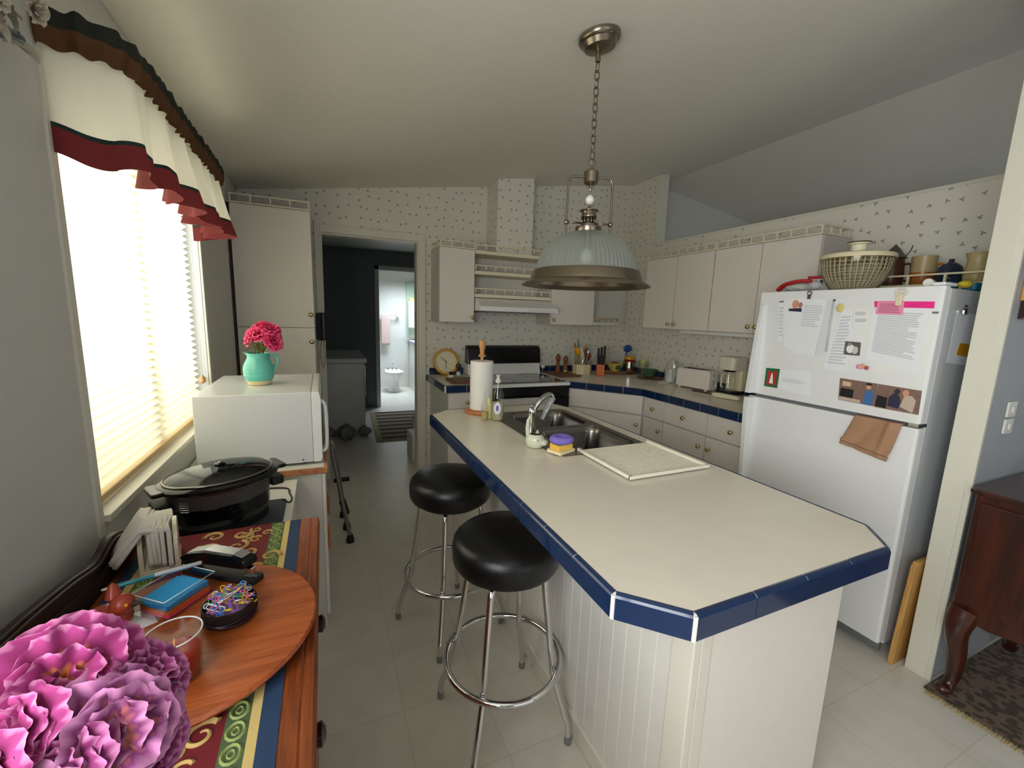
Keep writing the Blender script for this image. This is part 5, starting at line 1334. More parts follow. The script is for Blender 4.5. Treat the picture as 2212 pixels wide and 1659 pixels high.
# knife block
T = thing('knife_block', 'orange wooden knife block full of black-handled knives', 'knife block', (2.565, 3.545, zb), rz=math.radians(-35))
T.location = (2.585, 3.575, zb)
MB().prism([(-.045, 0), (.045, 0), (.045, .115), (-.045, .115)], -.04, .04, 'x').build('block', M['orange'], T, bevel=.003)
MB().prism([(.046, 0), (.085, 0), (.085, .20), (.046, .20)], -.045, .045, 'x').build('rear_block', M['millw'], T, bevel=.003)
kn = 0
for ix in range(3):
    for iy in range(3):
        kn += 1; x = -.026 + .026 * ix; y = -.03 + .026 * iy
        o = MB().prism(rrect(-.0105, .0105, -.0125, .0125, .004, 2), 0, .10 + .03 * iy + .012 * ix).build('kitchen_knife', M['bmatte'], None, bevel=.002); ORG[o.name] = Vector((0, 0, 0))
        R4 = Matrix.Translation(T.location) @ Matrix.Rotation(math.radians(-35), 4, 'Z'); o.location = R4 @ Vector((x, y, .116)); o.rotation_euler = (.06, .03 * (ix - 1), math.radians(-35)); tag(o, 'black-handled kitchen knives standing in the orange wooden block', 'knife', 'knives in the orange block')
# yellow bowl on a plate, silver pot with funnels, green bowl
o = MB().lathe([(.05, 0), (.12, .006), (.135, .014), (.13, .016), (.0001, .008)], (2.862, 3.70, zb), 32).build('wooden_plate', M['beech']); tag(o, 'pale wooden plate under the yellow and black bowl', 'plate')
T = thing('yellow_bowl', 'yellow bowl with a black brush pattern on a wooden plate', 'bowl', (2.862, 3.70, zb + .017))
bc = (2.862, 3.70, zb + .017)
MB().lathe([(.040, 0), (.055, .02), (.078, .06), (.086, .092), (.081, .092), (.05, .022), (.0001, .014)], bc, 32).build('bowl', mat('yellow_glaze', (206, 196, 104), .3), T)
for k in range(5):
    a = math.radians(-118 + k * 8); MB().tube([(bc[0] + .066 * math.cos(a), bc[1] + .066 * math.sin(a), bc[2] + .030), (bc[0] + .079 * math.cos(a), bc[1] + .079 * math.sin(a), bc[2] + .058), (bc[0] + .084 * math.cos(a + .05), bc[1] + .084 * math.sin(a + .05), bc[2] + .078)], .0035, 6).build('black_stripe', M['bmatte'], T)
o = MB().ball((2.85, 3.70, bc[2] + .092), .034, 14, 0, (1.1, 1, .55)).build('food_bundle', mat('brown_foodstuff', (150, 92, 62), .8, noise=.3, nscale=60)); tag(o, 'small brown bundle lying in the yellow bowl', 'food')
T = thing('steel_pot', 'small shiny steel pot behind the green bowl, with funnels on it', 'pot', (3.02, 3.68, zb))
pc2 = (3.015, 3.65, zb)
MB().lathe([(.055, 0), (.08, .008), (.085, .014), (.045, .018), (.04, .05)], pc2, 28).build('stand', M['brownw'], T)
MB().lathe([(.040, .052), (.060, .060), (.062, .13), (.058, .13), (.057, .062), (.0001, .06)], pc2, 28).build('pot', M['chrome'], T)
T = thing('plastic_lids', 'red and yellow plastic funnel-shaped lids resting on the steel pot', 'cup', (3.025, 3.66, zb + .132))  # two funnel-shaped plastic lids stacked on the pot, not cups
MB().lathe([(.066, 0), (.068, .006), (.03, .016), (.0001, .018)], (3.025, 3.66, zb + .132), 24).build('red_cup', M['red'], T)
MB().lathe([(.052, 0), (.055, .010), (.045, .034), (.0001, .040)], (3.015, 3.66, zb + .151), 24).build('yellow_cup', M['yel'], T)
T = thing('plastic_scoop', 'blue plastic scoop leaning behind the steel pot', 'scoop', (3.085, 3.80, zb))
MB().ball((3.095, 3.80, zb + .255), .058, 18, 0, (1, .35, .72)).build('scoop', M['blue'], T)
MB().tube([(3.09, 3.80, zb + .25), (3.08, 3.83, zb + .08), (3.075, 3.84, zb)], .006, 8).build('handle', M['blue'], T)
T = thing('measuring_jug', 'clear measuring jug with pale green contents behind the green bowl', 'jug', (3.06, 3.52, zb))
MB().lathe([(.045, 0), (.048, .004), (.056, .15), (.054, .15), (.045, .008), (.0001, .006)], (3.07, 3.50, zb), 24).build('jug', M['glass'], T)
MB().lathe([(.040, .10), (.050, .13), (.030, .165), (.0001, .17)], (3.07, 3.50, zb), 16).build('contents', mat('pale_green_film', (190, 196, 130), .5), T)
o = MB().lathe([(.10, 0), (.125, .004), (.128, .012), (.0001, .014)], (2.985, 3.29, zb), 32).build('round_trivet', M['brownw']); tag(o, 'round brown wooden trivet under the green bowl', 'trivet')
o = MB().lathe([(.035, 0), (.045, .004), (.070, .055), (.082, .072), (.078, .073), (.045, .012), (.0001, .008)], (2.985, 3.30, zb + .0145), 32).build('green_bowl', M['green'], None); tag(o, 'dark green ceramic bowl on a round wooden trivet', 'bowl')
T = thing('bread_bag', 'crumpled clear plastic bag holding white cups beside the toaster', 'bag', (3.03, 3.03, zb), rz=.4)
MB().lathe([(.035, 0), (.038, .004), (.045, .11), (.042, .11), (.0001, .02)], (0, .02, 0), 20).build('white_cup', M['tissue'], T)
MB().sheet(lambda u, v: ((.080 + .02 * math.sin(5 * 2 * PI * u + v * 6) * v) * (1.0 - .55 * v ** 2) * math.cos(2 * PI * u), .02 + (.060 + .02 * math.sin(7 * 2 * PI * u + v * 4) * v) * (1 - .55 * v * v) * math.sin(2 * PI * u), .001 + .21 * v + .01 * math.sin(2 * PI * u * 4) * v), 40, 12, cu=True).build('bag_film', clear('crumpled_bag_film', (226, 224, 216), rough=.15, fac=.6, film=True), T)
o = MB().prism(rrect(-.09, .09, -.05, .05, .02, 4), 0, .006).build('foam_tray', M['white'], None, bevel=.002); o.location = (2.93, 3.02, zb); o.rotation_euler = (0, 0, .5); tag(o, 'flat white tray lying before the toaster and bag', 'tray')
# toaster
T = thing('toaster', 'white two-slot toaster on the right-hand worktop', 'toaster', (2.93, 2.66, zb), rz=math.radians(96))
T.location = (2.945, 2.675, zb)
MB().prism([(-.165, .012), (.165, .012), (.165, .150), (.150, .172), (-.145, .176), (-.165, .155)], -.062, .062, 'y').build('shell', mat('warm_white_plastic', (230, 220, 212), .35), T, bevel=.012, seg=3)
for s in (-1, 1): MB().prism(rrect(-.12, .11, s * .026 - .012, s * .026 + .012, .004, 2), .172, .1765).build('slot', M['bmatte'], T)
MB().box(-.172, -.164, -.012, .012, .10, .118).build('lever', M['white'], T, bevel=.003); MB().box(-.1665, -.1645, -.004, .004, .05, .15).build('lever_slot', M['seal'], T)
MB().lathe([(.012, 0), (.011, .008), (.0001, .009)], (-.166, -.03, .05), 14, 0, True, Matrix.Rotation(-PI / 2, 4, 'Y')).build('dial', M['white'], T)
for x in (-.13, .13):
    for y in (-.045, .045): MB().cyl((x, y, 0), .012, .0125, 10).build('foot', M['white'], T)
T = thing('coffee_maker', 'cream coffee maker with glass carafe beside the refrigerator', 'coffee maker', (3.03, 2.40, zb))
cx, cy = 3.03, 2.40
MB().prism(rrect(cx - .09, cx + .09, cy - .075, cy + .075, .03, 5), zb, zb + .03).build('base', M['bmatte'], T, bevel=.004)
MB().prism(rrect(cx + .02, cx + .09, cy - .075, cy + .075, .02, 4), zb + .0305, zb + .20).build('column', M['cream'], T, bevel=.004)
MB().prism(rrect(cx - .09, cx + .09, cy - .078, cy + .078, .04, 6), zb + .2005, zb + .305).build('filter_housing', mat('pale_cream_plastic', (222, 216, 196), .35), T, bevel=.006)
MB().lathe([(.050, .032), (.058, .06), (.056, .12), (.042, .165), (.046, .185)], (cx - .032, cy, zb), 24).build('carafe', M['glass'], T)
MB().lathe([(.044, .186), (.047, .19), (.0001, .198)], (cx - .032, cy, zb), 24).build('carafe_lid', M['bmatte'], T)
MB().tube([(cx - .085, cy, zb + .17), (cx - .115, cy, zb + .15), (cx - .112, cy, zb + .07), (cx - .09, cy, zb + .06)], .007, 8).build('carafe_handle', M['cream'], T)
T = thing('electric_knife', 'cream electric knife lying in front of the coffee maker', 'electric knife', (2.80, 2.22, zb), rz=math.radians(98))
T.location = (2.80, 2.28, zb + .0005)
MB().prism([(-.14, .004), (.05, 0), (.08, .012), (.08, .028), (.04, .036), (-.12, .034), (-.14, .022)], -.02, .02, 'y').build('body', mat('ivory_handle', (226, 218, 184), .35), T, bevel=.006)
MB().prism([(.08, .010), (.26, .008), (.27, .014), (.25, .022), (.08, .022)], -.002, .002, 'y').build('blade', M['steel'], T)
T = thing('outlet_cover', 'ivory outlet plate on the wallpaper left of the yellow clock', 'outlet', (.918, YB, 1.15))
MB().prism(rrect(.893, .947, 1.12, 1.21, .006, 3), YB - .006, YB - .001, 'y').build('plate', mat('ivory_plate', (222, 212, 186), .4), T, bevel=.001)
for zq in (1.145, 1.185): MB().prism(rrect(.908, .932, zq - .012, zq + .012, .008, 3), YB - .0075, YB - .0062, 'y').build('socket', M['trim'], T)
T = thing('outlet_cover', 'ivory outlet plate on the wallpaper behind the toaster', 'outlet', (XR, 2.95, 1.15))
MB().prism(rrect(2.90, 2.97, 1.14, 1.26, .006, 3), XR - .006, XR - .001, 'x').build('plate', M['trim'], T, bevel=.001)
for zq in (1.175, 1.225): MB().prism(rrect(2.92, 2.95, zq - .015, zq + .015, .008, 3), XR - .0075, XR - .0062, 'x').build('socket', M['white'], T)

# ------------------------------------------------------------ papers on the refrigerator
def quad(name, label, cat, pts, m, off=.001, th=.0006, group=None, lines=0, lm=None, parent=None, l0=.1, l1=.9, lw=.25):
    """a sheet standing on the freezer door: pts are (y, z) corners TL TR BR BL"""
    x1 = FX - off; x0 = x1 - th
    T = MB().prism([pts[0], pts[1], pts[2], pts[3]], x0, x1, 'x').build(name, m, parent)
    if not parent: tag(T, label, cat, group)
    if lines:
        k = MB(); TL, TR, BR, BL = [Vector((a, b, 0)) for a, b in pts]; r_ = random.Random(len(name) + lines)
        for i in range(lines):
            t = l0 + (l1 - l0) * (i + .5) / lines; w = (l1 - l0) / lines * lw; e = r_.choice((.9, .86, .9, .7, .82))
            L0 = TL.lerp(BL, t - w); L1 = TL.lerp(BL, t + w); R0 = TR.lerp(BR, t - w); R1 = TR.lerp(BR, t + w)
            q_ = [L0.lerp(R0, .1), L0.lerp(R0, e), L1.lerp(R1, e), L1.lerp(R1, .1)]
            k.prism([(a.x, a.y) for a in q_], x0 - .0003, x0 - .0001, 'x')
        k.build('faint_print', lm or M['ink'], T)
    return T
def onfr(pts, m, par, name, off): return MB().prism(pts, FX - off - .0004, FX - off, 'x').build(name, m, par)
quad('note_strip', 'narrow printed note strip at the left edge of the freezer door', 'note', [(1.542, 1.618), (1.515, 1.617), (1.495, 1.415), (1.523, 1.417)], M['sheet'], lines=9)
t = quad('note_paper', 'white sheet with a small portrait photo clipped on it', 'note', [(1.517, 1.632), (1.398, 1.641), (1.417, 1.356), (1.483, 1.388)], M['sheet'], off=.002)
t = quad('portrait_photo', 'small photo of two heads on the freezer papers', 'photo', [(1.482, 1.635), (1.414, 1.623), (1.415, 1.567), (1.483, 1.572)], M['tissue'], off=.0055)
onfr([(1.481, 1.585), (1.416, 1.588), (1.415, 1.568), (1.483, 1.573)], M['navy'], t, 'dark_jacket', .0068)
onfr(circ(1.450, 1.607, .017, 14, 1.3), M['skin'], t, 'face', .0072); onfr(circ(1.424, 1.603, .011, 12, 1.3), mat('photo_face_small', (176, 124, 120), .6), t, 'face', .0073)
t = quad('note_paper', 'white handwritten sheet hanging from the black clip', 'note', [(1.419, 1.634), (1.301, 1.628), (1.323, 1.354), (1.428, 1.355)], M['sheet'], off=.003, lines=10, l1=.5)
t = quad('note_paper', 'folded white sheets curling beside the handwritten sheet', 'note', [(1.301, 1.628), (1.264, 1.62), (1.272, 1.376), (1.32, 1.354)], mat('shaded_sheet', (222, 224, 228), .8), off=.0045)
t = quad('note_paper', 'long handwritten list in the middle of the freezer door', 'note', [(1.23, 1.579), (1.185, 1.586), (1.165, 1.291), (1.277, 1.29)], M['sheet'], off=.001, lines=16)
t = quad('note_card', 'blank white card left of the pink-topped letter', 'card', [(1.183, 1.586), (1.112, 1.586), (1.114, 1.509), (1.174, 1.506)], M['tissue'], off=.002, lines=2)
t = quad('letter', 'typed letter with a hot pink strip on the freezer door', 'letter', [(1.102, 1.617), (.907, 1.611), (.914, 1.324), (1.107, 1.358)], M['sheet'], off=.001, lines=22, l0=.16, l1=.85, lw=.3)
t2 = quad('hot_pink_strip', '', '', [(1.106, 1.617), (.899, 1.612), (.898, 1.585), (1.102, 1.591)], M['pinkc'], off=.0022, parent=None); tag(t2, 'hot pink highlighter strip across the top of the letter', 'paper strip')
t = quad('pink_card', 'light pink card clipped over the hot pink strip', 'card', [(1.093, 1.614), (.997, 1.612), (.995, 1.558), (1.094, 1.561)], M['pinkl'], off=.0035, lines=5, lm=mat('pink_card_print', (190, 104, 140), .7))
t = quad('monochrome_photo', 'small black and white photo left of the letter', 'photo', [(1.196, 1.434), (1.132, 1.432), (1.129, 1.371), (1.196, 1.371)], mat('mono_dark', (96, 92, 88), .5), off=.002)
onfr(circ(1.170, 1.400, .017, 12, 1.2), M['tissue'], t, 'pale_figure', .0030); onfr(circ(1.150, 1.395, .012, 12, 1.5), mat('mono_mid', (206, 202, 196), .5), t, 'pale_figure', .0031); onfr(circ(1.176, 1.421, .008, 10), mat('mono_light', (150, 146, 142), .5), t, 'head', .0034)
t = quad('christmas_card', 'green and red card with a white figure on the freezer door', 'card', [(1.568, 1.261), (1.49, 1.264), (1.492, 1.159), (1.568, 1.159)], mat('card_green', (34, 104, 60), .5), off=.001)
onfr([(1.555, 1.245), (1.502, 1.247), (1.504, 1.172), (1.556, 1.172)], mat('card_red', (176, 50, 44), .5), t, 'red_panel', .0021)
onfr([(1.540, 1.180), (1.518, 1.180), (1.523, 1.215), (1.526, 1.235), (1.533, 1.235), (1.535, 1.215)], M['tissue'], t, 'white_figure', .0029)
t = quad('envelope', 'white envelope beside the green and red card', 'envelope', [(1.488, 1.263), (1.326, 1.275), (1.317, 1.144), (1.482, 1.157)], M['sheet'], off=.002, lines=3, l0=.4, l1=.6)
t = quad('kitchen_photo', 'colour photo of a person in a blue shirt cooking', 'photo', [(1.195, 1.259), (1.042, 1.255), (1.036, 1.152), (1.189, 1.155)], M['photo'], off=.001)
onfr([(1.088, 1.155), (1.050, 1.153), (1.048, 1.205), (1.062, 1.222), (1.078, 1.222), (1.086, 1.200)], M['bluesh'], t, 'blue_shirt', .0019); onfr(circ(1.073, 1.236, .010, 12, 1.3), M['skin'], t, 'face', .0022); onfr([(1.085, 1.242), (1.062, 1.242), (1.064, 1.252), (1.082, 1.253)], M['bmatte'], t, 'hair', .0025)
onfr([(1.186, 1.175), (1.130, 1.172), (1.130, 1.212), (1.184, 1.214)], M['bmatte'], t, 'dark_stove', .0019); onfr([(1.18, 1.225), (1.145, 1.225), (1.145, 1.245), (1.18, 1.247)], mat('photo_cream_pot', (214, 186, 150), .5), t, 'pale_area', .0019); onfr([(1.188, 1.157), (1.095, 1.156), (1.10, 1.170), (1.187, 1.172)], M['beige'], t, 'counter', .0020)
t = quad('kitchen_photo', 'colour photo of two people bending over a stove', 'photo', [(1.04, 1.255), (.887, 1.25), (.884, 1.149), (1.039, 1.15)], M['photo'], off=.001)
onfr([(.995, 1.165), (.955, 1.160), (.950, 1.195), (.960, 1.218), (.980, 1.222), (.993, 1.205)], M['navy'], t, 'navy_shirt', .0019); onfr(circ(.968, 1.232, .011, 12, 1.2), mat('photo_dark_hair', (60, 44, 46), .6), t, 'head', .0022)
onfr([(.950, 1.170), (.905, 1.152), (.900, 1.205), (.915, 1.222), (.940, 1.222)], M['beige'], t, 'beige_shirt', .0021); onfr(circ(.937, 1.231, .011, 12, 1.3), M['skin'], t, 'face', .0024); onfr([(1.038, 1.155), (.998, 1.153), (.998, 1.20), (1.036, 1.205)], M['bmatte'], t, 'dark_stove', .0019)
T = thing('magnet_clip', 'chrome magnet clip holding papers near the top of the freezer door', 'clip', (FX - .006, 1.383, 1.63))
MB().box(FX - .014, FX - .0065, 1.374, 1.393, 1.632, 1.650).build('jaw', M['chrome'], T, bevel=.001); MB().tube([(FX - .013 - .004 * math.sin(a * PI / 7), 1.383 + .012 * math.cos(a * 2 * PI / 8), 1.660 + .010 * math.sin(a * 2 * PI / 8)) for a in range(8)], .0028, 6, 0, True).build('thumb_loop', M['nickel'], T)
T = thing('magnet_clip', 'big cream plastic magnet clip over the light pink card', 'clip', (FX - .006, 1.018, 1.60))
MB().prism(rrect(1.003, 1.024, 1.595, 1.650, .008, 4), FX - .016, FX - .0052, 'x').build('jaw', M['cream'], T, bevel=.002); MB().tube([(FX - .012, 1.010 + .018 * math.cos(a * PI / 8), 1.652 + .014 * math.sin(a * PI / 8)) for a in range(16)], .0045, 8, 0, True).build('spring_loop', M['trim'], T)
o = MB().ball((FX - .006, 1.238, 1.588), .018, 14, 0, (.3, 1, 1.15)).build('shell_magnet', mat('yellow_shell', (222, 202, 130), .5)); tag(o, 'round yellow shell magnet near the top of the freezer door', 'magnet')
T = thing('doll_magnet', 'pink and tan figure magnet below the letter', 'magnet', (FX - .005, 1.11, 1.30))
MB().ball((FX - .005, 1.122, 1.322), .013, 12, 0, (.3, 1, .9)).build('pink_part', M['pinkl'], T); MB().ball((FX - .005, 1.108, 1.326), .009, 12, 0, (.35, 1, 1.5)).build('tan_part', mat('tan_resin', (214, 170, 126), .5), T); MB().ball((FX - .005, 1.093, 1.320), .010, 12, 0, (.3, 1, 1)).build('red_part', mat('dusty_red', (180, 92, 96), .5), T)
T = MB().tube([(FX - .010, 1.262 + .008, 1.378), (FX - .008, 1.27, 1.618)], .0035, 8).build('pen_on_fridge', mat('grey_pen', (196, 198, 204), .4)); tag(T, 'slim grey pen hanging beside the handwritten papers', 'pen')
o = MB().ball((FX - .008, 1.268, 1.624), .005, 10).build('pen_magnet', M['bmatte']); tag(o, 'tiny black magnet holding the slim pen', 'magnet')
o = MB().box(FX - .005, FX - .0003, 1.517, 1.540, 1.6195, 1.6235).build('bar_magnet', M['bmatte']); tag(o, 'short black bar magnet over the narrow note strip', 'magnet')
o = MB().box(FX - .005, FX - .0003, .882, .900, 1.564, 1.572).build('bar_magnet', M['seal']); tag(o, 'short grey bar magnet beside the typed letter', 'magnet')
# brown towel over the lower door
def tw(u, v):
    y = 1.103 - .176 * u - .0 * v; 
    zt_ = 1.094; L1 = .15 + .03 * (1 - u) * 0 - .0
    zb_l = .955; zb_r = .925
    zz_ = zt_ - (zt_ - (zb_l + (zb_r - zb_l) * u)) * v
    y2 = y + .040 * (1 - u) * v + (.028) * u * v
    x = FX - .012 - .010 * abs(math.sin(u * 6 + v * 1.5)) * (.3 + v) - .012 * math.exp(-((v - .82) / .05) ** 2) - .016 * math.exp(-((u - .82) / .08) ** 2) * (1 - v * .3)
    if v < .08: x += (FX + .03 - x) * (1 - v / .08) * .8; zz_ = zt_ + .004 * math.sin(v / .08 * PI)
    return (x, y2, zz_)
o = MB().sheet(tw, 30, 30).build('brown_towel', cloth('brown_knit_towel', (172, 132, 100), .05, bump=.6), None, solid=.006); tag(o, 'brown towel tucked into the top of the lower refrigerator door', 'towel')
# side of the refrigerator
SY_ = FY0 + .003
o = MB().prism([(2.38, 1.572), (2.557, 1.572), (2.569, 1.348), (2.378, 1.366)], SY_ - .0012, SY_ - .0004, 'y').build('side_paper', M['sheet']); tag(o, 'white paper held on the side of the refrigerator', 'note')
o = MB().prism([(2.456, 1.448), (2.561, 1.442), (2.559, 1.386), (2.445, 1.399)], SY_ - .0022, SY_ - .0014, 'y').build('yellow_card', M['yel']); tag(o, 'yellow card on the paper at the side of the refrigerator', 'card')
T = thing('magnet_clip', 'chrome magnet clip on the side of the refrigerator', 'clip', (2.43, SY_ - .004, 1.58))
MB().box(2.418, 2.446, SY_ - .010, SY_ - .0025, 1.566, 1.584).build('jaw', M['chrome'], T, bevel=.001); MB().tube([(2.432 + .010 * math.cos(a * PI / 4), SY_ - .008, 1.594 + .010 * math.sin(a * PI / 4)) for a in range(8)], .0025, 6, 0, True).build('thumb_loop', M['nickel'], T)

# ------------------------------------------------------------ on top of the refrigerator
zf = 1.6765
T = thing('salad_spinner', 'cream salad spinner with striped clear bowl on the refrigerator', 'salad spinner', (2.44, 1.30, zf))
sc = (2.44, 1.305, zf)
MB().lathe([(.085, 0), (.095, .004), (.128, .06), (.146, .13), (.150, .158), (.147, .158), (.142, .13), (.124, .062), (.090, .008), (.0001, .006)], sc, 48).build('outer_bowl', clear('smoky_bowl_plastic', (200, 196, 180), rough=.12, fac=.85, tint=(244, 242, 236)), T)
bk = MB()
for k in range(36):
    a = 2 * PI * k / 36; bk.tube([(sc[0] + r * math.cos(a), sc[1] + r * math.sin(a), sc[2] + h) for r, h in ((.082, .012), (.112, .05), (.132, .10), (.140, .152))], .0026, 5)
for (r, h) in ((.082, .012), (.092, .022), (.101, .034), (.110, .046), (.117, .060), (.123, .074), (.128, .088), (.132, .102), (.136, .120), (.139, .138)):
    bk.tube([(sc[0] + r * math.cos(a * PI / 24), sc[1] + r * math.sin(a * PI / 24), sc[2] + h) for a in range(48)], .0016, 4, 0, True)
bk.build('inner_basket', mat('ivory_basket', (240, 234, 214), .4), T)
MB().lathe([(.152, .156), (.155, .164), (.150, .176), (.10, .186), (.05, .190), (.0001, .190)], sc, 48).build('lid', M['cream'], T)
MB().lathe([(.034, .190), (.032, .196), (.032, .222), (.040, .228), (.048, .231), (.048, .235), (.0001, .236)], sc, 32).build('pump_knob', mat('ivory_knob', (232, 226, 198), .35), T)
MB().tube([(sc[0] + .047 * math.cos(a * PI / 16), sc[1] + .047 * math.sin(a * PI / 16), sc[2] + .2365) for a in range(32)], .003, 6, 0, True).build('dark_ring', M['bmatte'], T)
T = thing('carton', 'small white and red carton with blue marks behind the salad spinner', 'box', (2.52, 1.52, zf), rz=.3)
T.location = (2.63, 1.555, zf)
MB().box(-.03, .03, -.075, .075, 0, .105).build('carton', M['tissue'], T, bevel=.001); MB().box(-.0315, .0315, -.0765, .0765, .088, .1055).build('red_edge', M['red'], T)
for i in range(4): MB().box(-.033, -.0316, -.06 + .03 * i, -.045 + .03 * i, .05, .082).build('blue_mark', M['navy'], T)
T = thing('snack_bag', 'crumpled clear and red snack bag on the front of the refrigerator top', 'bag', (2.33, 1.50, zf))
MB().sheet(lambda u, v: (2.35 + (.05 + .012 * math.sin(u * 31)) * math.cos(2 * PI * u) * math.sin(PI * (.08 + .9 * v)), 1.51 + (.105 + .015 * math.sin(u * 44)) * math.sin(2 * PI * u) * math.sin(PI * (.08 + .9 * v)), zf + .001 + .055 * v + .006 * math.sin(u * 50 + v * 9)), 36, 10, cu=True).build('film', clear('wrinkled_film', (216, 220, 216), rough=.2, fac=.45), T)
MB().tube(spline([(2.31, 1.60, zf + .012), (2.29, 1.55, zf + .038), (2.30, 1.48, zf + .052), (2.33, 1.44, zf + .05)], 5), .010, 8, flat=1.6).build('red_band', M['red'], T)
MB().ball((2.35, 1.44, zf + .032), .032, 12, 0, (1, 1.3, .8)).build('grey_bundle', mat('grey_bundle', (178, 176, 178), .7), T)
o = MB().prism(rrect(-.05, .05, -.045, .045, .01, 3), 0, .034).build('blue_folder', mat('cyan_plastic', (24, 142, 176), .4)); o.location = (2.57, 1.015, zf); o.rotation_euler = (0, 0, .1); tag(o, 'bright cyan flat pack on the refrigerator top by the partition', 'pack')
o = MB().prism(rrect(-.06, .05, -.025, .025, .01, 3), 0, .030).build('blue_folder', mat('cyan_plastic_dark', (30, 120, 150), .4)); o.location = (2.62, .925, zf); tag(o, 'duller blue pack lying behind the bright cyan one', 'pack')
T = thing('lint_roller', 'silver and white roller lying on the front corner of the refrigerator top', 'roller', (2.40, .94, zf), rz=math.radians(15))
T.location = (2.36, .975, zf + .018)
MB().lathe([(.016, 0), (.018, .004), (.018, .085), (.016, .09)], (-.03, 0, 0), 18, 0, True, Matrix.Rotation(PI / 2, 4, 'Y')).build('roller', M['white'], T); MB().lathe([(.008, .09), (.007, .10), (.009, .15), (.0001, .155)], (-.03, 0, 0), 12, 0, True, Matrix.Rotation(PI / 2, 4, 'Y')).build('handle', M['chrome'], T)
o = MB().ball((2.48, .905, zf + .017), .026, 14, 0, (1.4, .9, .6)).build('yellow_cloth', cloth('yellow_duster', (216, 190, 60), .1)); tag(o, 'crumpled yellow cloth on the refrigerator top by the partition', 'cloth')
# shelf with pottery
zs = 1.7185
def pot(nm, label, cat, x, y, prof, m, handle=None, extra=None):
    T = thing(nm, label, cat, (x, y, zs + .0005)); c = (x, y, zs + .0005)
    MB().lathe(prof, c, 26).build('body', m, T)
    if handle:
        r, z0_, z1_, d = handle
        MB().tube(spline([(x + d[0] * r * .95, y + d[1] * r * .95, c[2] + z1_), (x + d[0] * (r + .030), y + d[1] * (r + .030), c[2] + z1_ - .006), (x + d[0] * (r + .030), y + d[1] * (r + .030), c[2] + z0_ + .01), (x + d[0] * r * .9, y + d[1] * r * .9, c[2] + z0_)], 5), .006, 8).build('handle', m, T)
    return T, c
T, c = pot('lidded_jar', 'dark brown stoneware jar with pointed pewter lid above the refrigerator', 'jar', 2.93, 1.385, [(.045, 0), (.052, .01), (.056, .07), (.050, .15), (.048, .165)], mat('dark_stoneware', (84, 48, 30), .35, noise=.3, nscale=20), (.053, .04, .13, (0, -1)))
MB().lathe([(.060, .166), (.052, .175), (.025, .215), (.008, .235), (.0001, .245)], c, 24).build('pointed_lid', mat('pewter', (104, 100, 90), .4, .5), T); MB().tube([(c[0], c[1] - .05, c[2] + .17), (c[0], c[1] - .07, c[2] + .20), (c[0], c[1] - .078, c[2] + .228)], .003, 6).build('thumb_lever', M['steel'], T)
T, c = pot('mug', 'cream and orange-brown glazed mug above the refrigerator', 'mug', 2.95, 1.255, [(.042, 0), (.050, .01), (.052, .08)], mat('orange_brown_glaze', (168, 100, 44), .3, noise=.4, nscale=14), (.052, .03, .12, (0, -1)))
MB().lathe([(.052, .0805), (.052, .14), (.054, .165), (.050, .165), (.048, .09)], c, 26, cap=False).build('cream_upper', mat('cream_salt_glaze', (178, 158, 116), .35), T)
T, c = pot('teapot', 'squat dark blue teapot between the mug and the cream pitcher', 'teapot', 2.95, 1.145, [(.035, 0), (.052, .02), (.056, .06), (.044, .10), (.030, .115), (.012, .125), (.010, .140), (.0001, .143)], mat('dark_blue_glaze', (42, 52, 74), .25, noise=.5, nscale=18))
MB().tube([(c[0] - .04, c[1] - .02, c[2] + .05), (c[0] - .075, c[1] - .035, c[2] + .08), (c[0] - .085, c[1] - .04, c[2] + .11)], [.012, .009, .007], 8).build('spout', mat('dark_blue_glaze_spout', (42, 52, 74), .25), T)
T, c = pot('cream_pitcher', 'cream pitcher with brown handle above the refrigerator', 'pitcher', 2.95, 1.045, [(.034, 0), (.044, .015), (.050, .06), (.040, .10), (.040, .13), (.050, .160)], mat('cream_speckled_glaze', (196, 178, 126), .35, noise=.2, nscale=30))
MB().tube(spline([(c[0], c[1] - .042, c[2] + .150), (c[0], c[1] - .078, c[2] + .165), (c[0], c[1] - .078, c[2] + .09), (c[0], c[1] - .045, c[2] + .05)], 5), .008, 8).build('handle', mat('brown_glaze', (110, 68, 40), .35), T)
T, c = pot('glass_dish', 'blue-green glass lidded dish at the partition end of the shelf', 'dish', 2.94, .925, [(.060, 0), (.070, .01), (.074, .085), (.078, .09)], clear('teal_glass', (70, 112, 108), fac=.25, tint=(90, 130, 124)))
MB().lathe([(.080, .0905), (.078, .10), (.05, .122), (.018, .130), (.016, .150), (.0001, .155)], c, 26).build('lid', clear('teal_lid_glass', (80, 116, 112), fac=.3, tint=(100, 136, 130)), T)

# pale board leaning between fridge and partition
o = MB().prism([(-.165, 0), (.165, 0), (.165, .49), (.15, .508), (-.15, .508), (-.165, .49)], -.01, .01, 'y').build('wooden_board', M['pine'], None, bevel=.004); ORG[o.name] = Vector((0, 0, 0)); o.location = (2.452, .840, .001); o.rotation_euler = (math.radians(2.0), 0, 0); tag(o, 'pale wooden board standing between refrigerator and white partition', 'board')

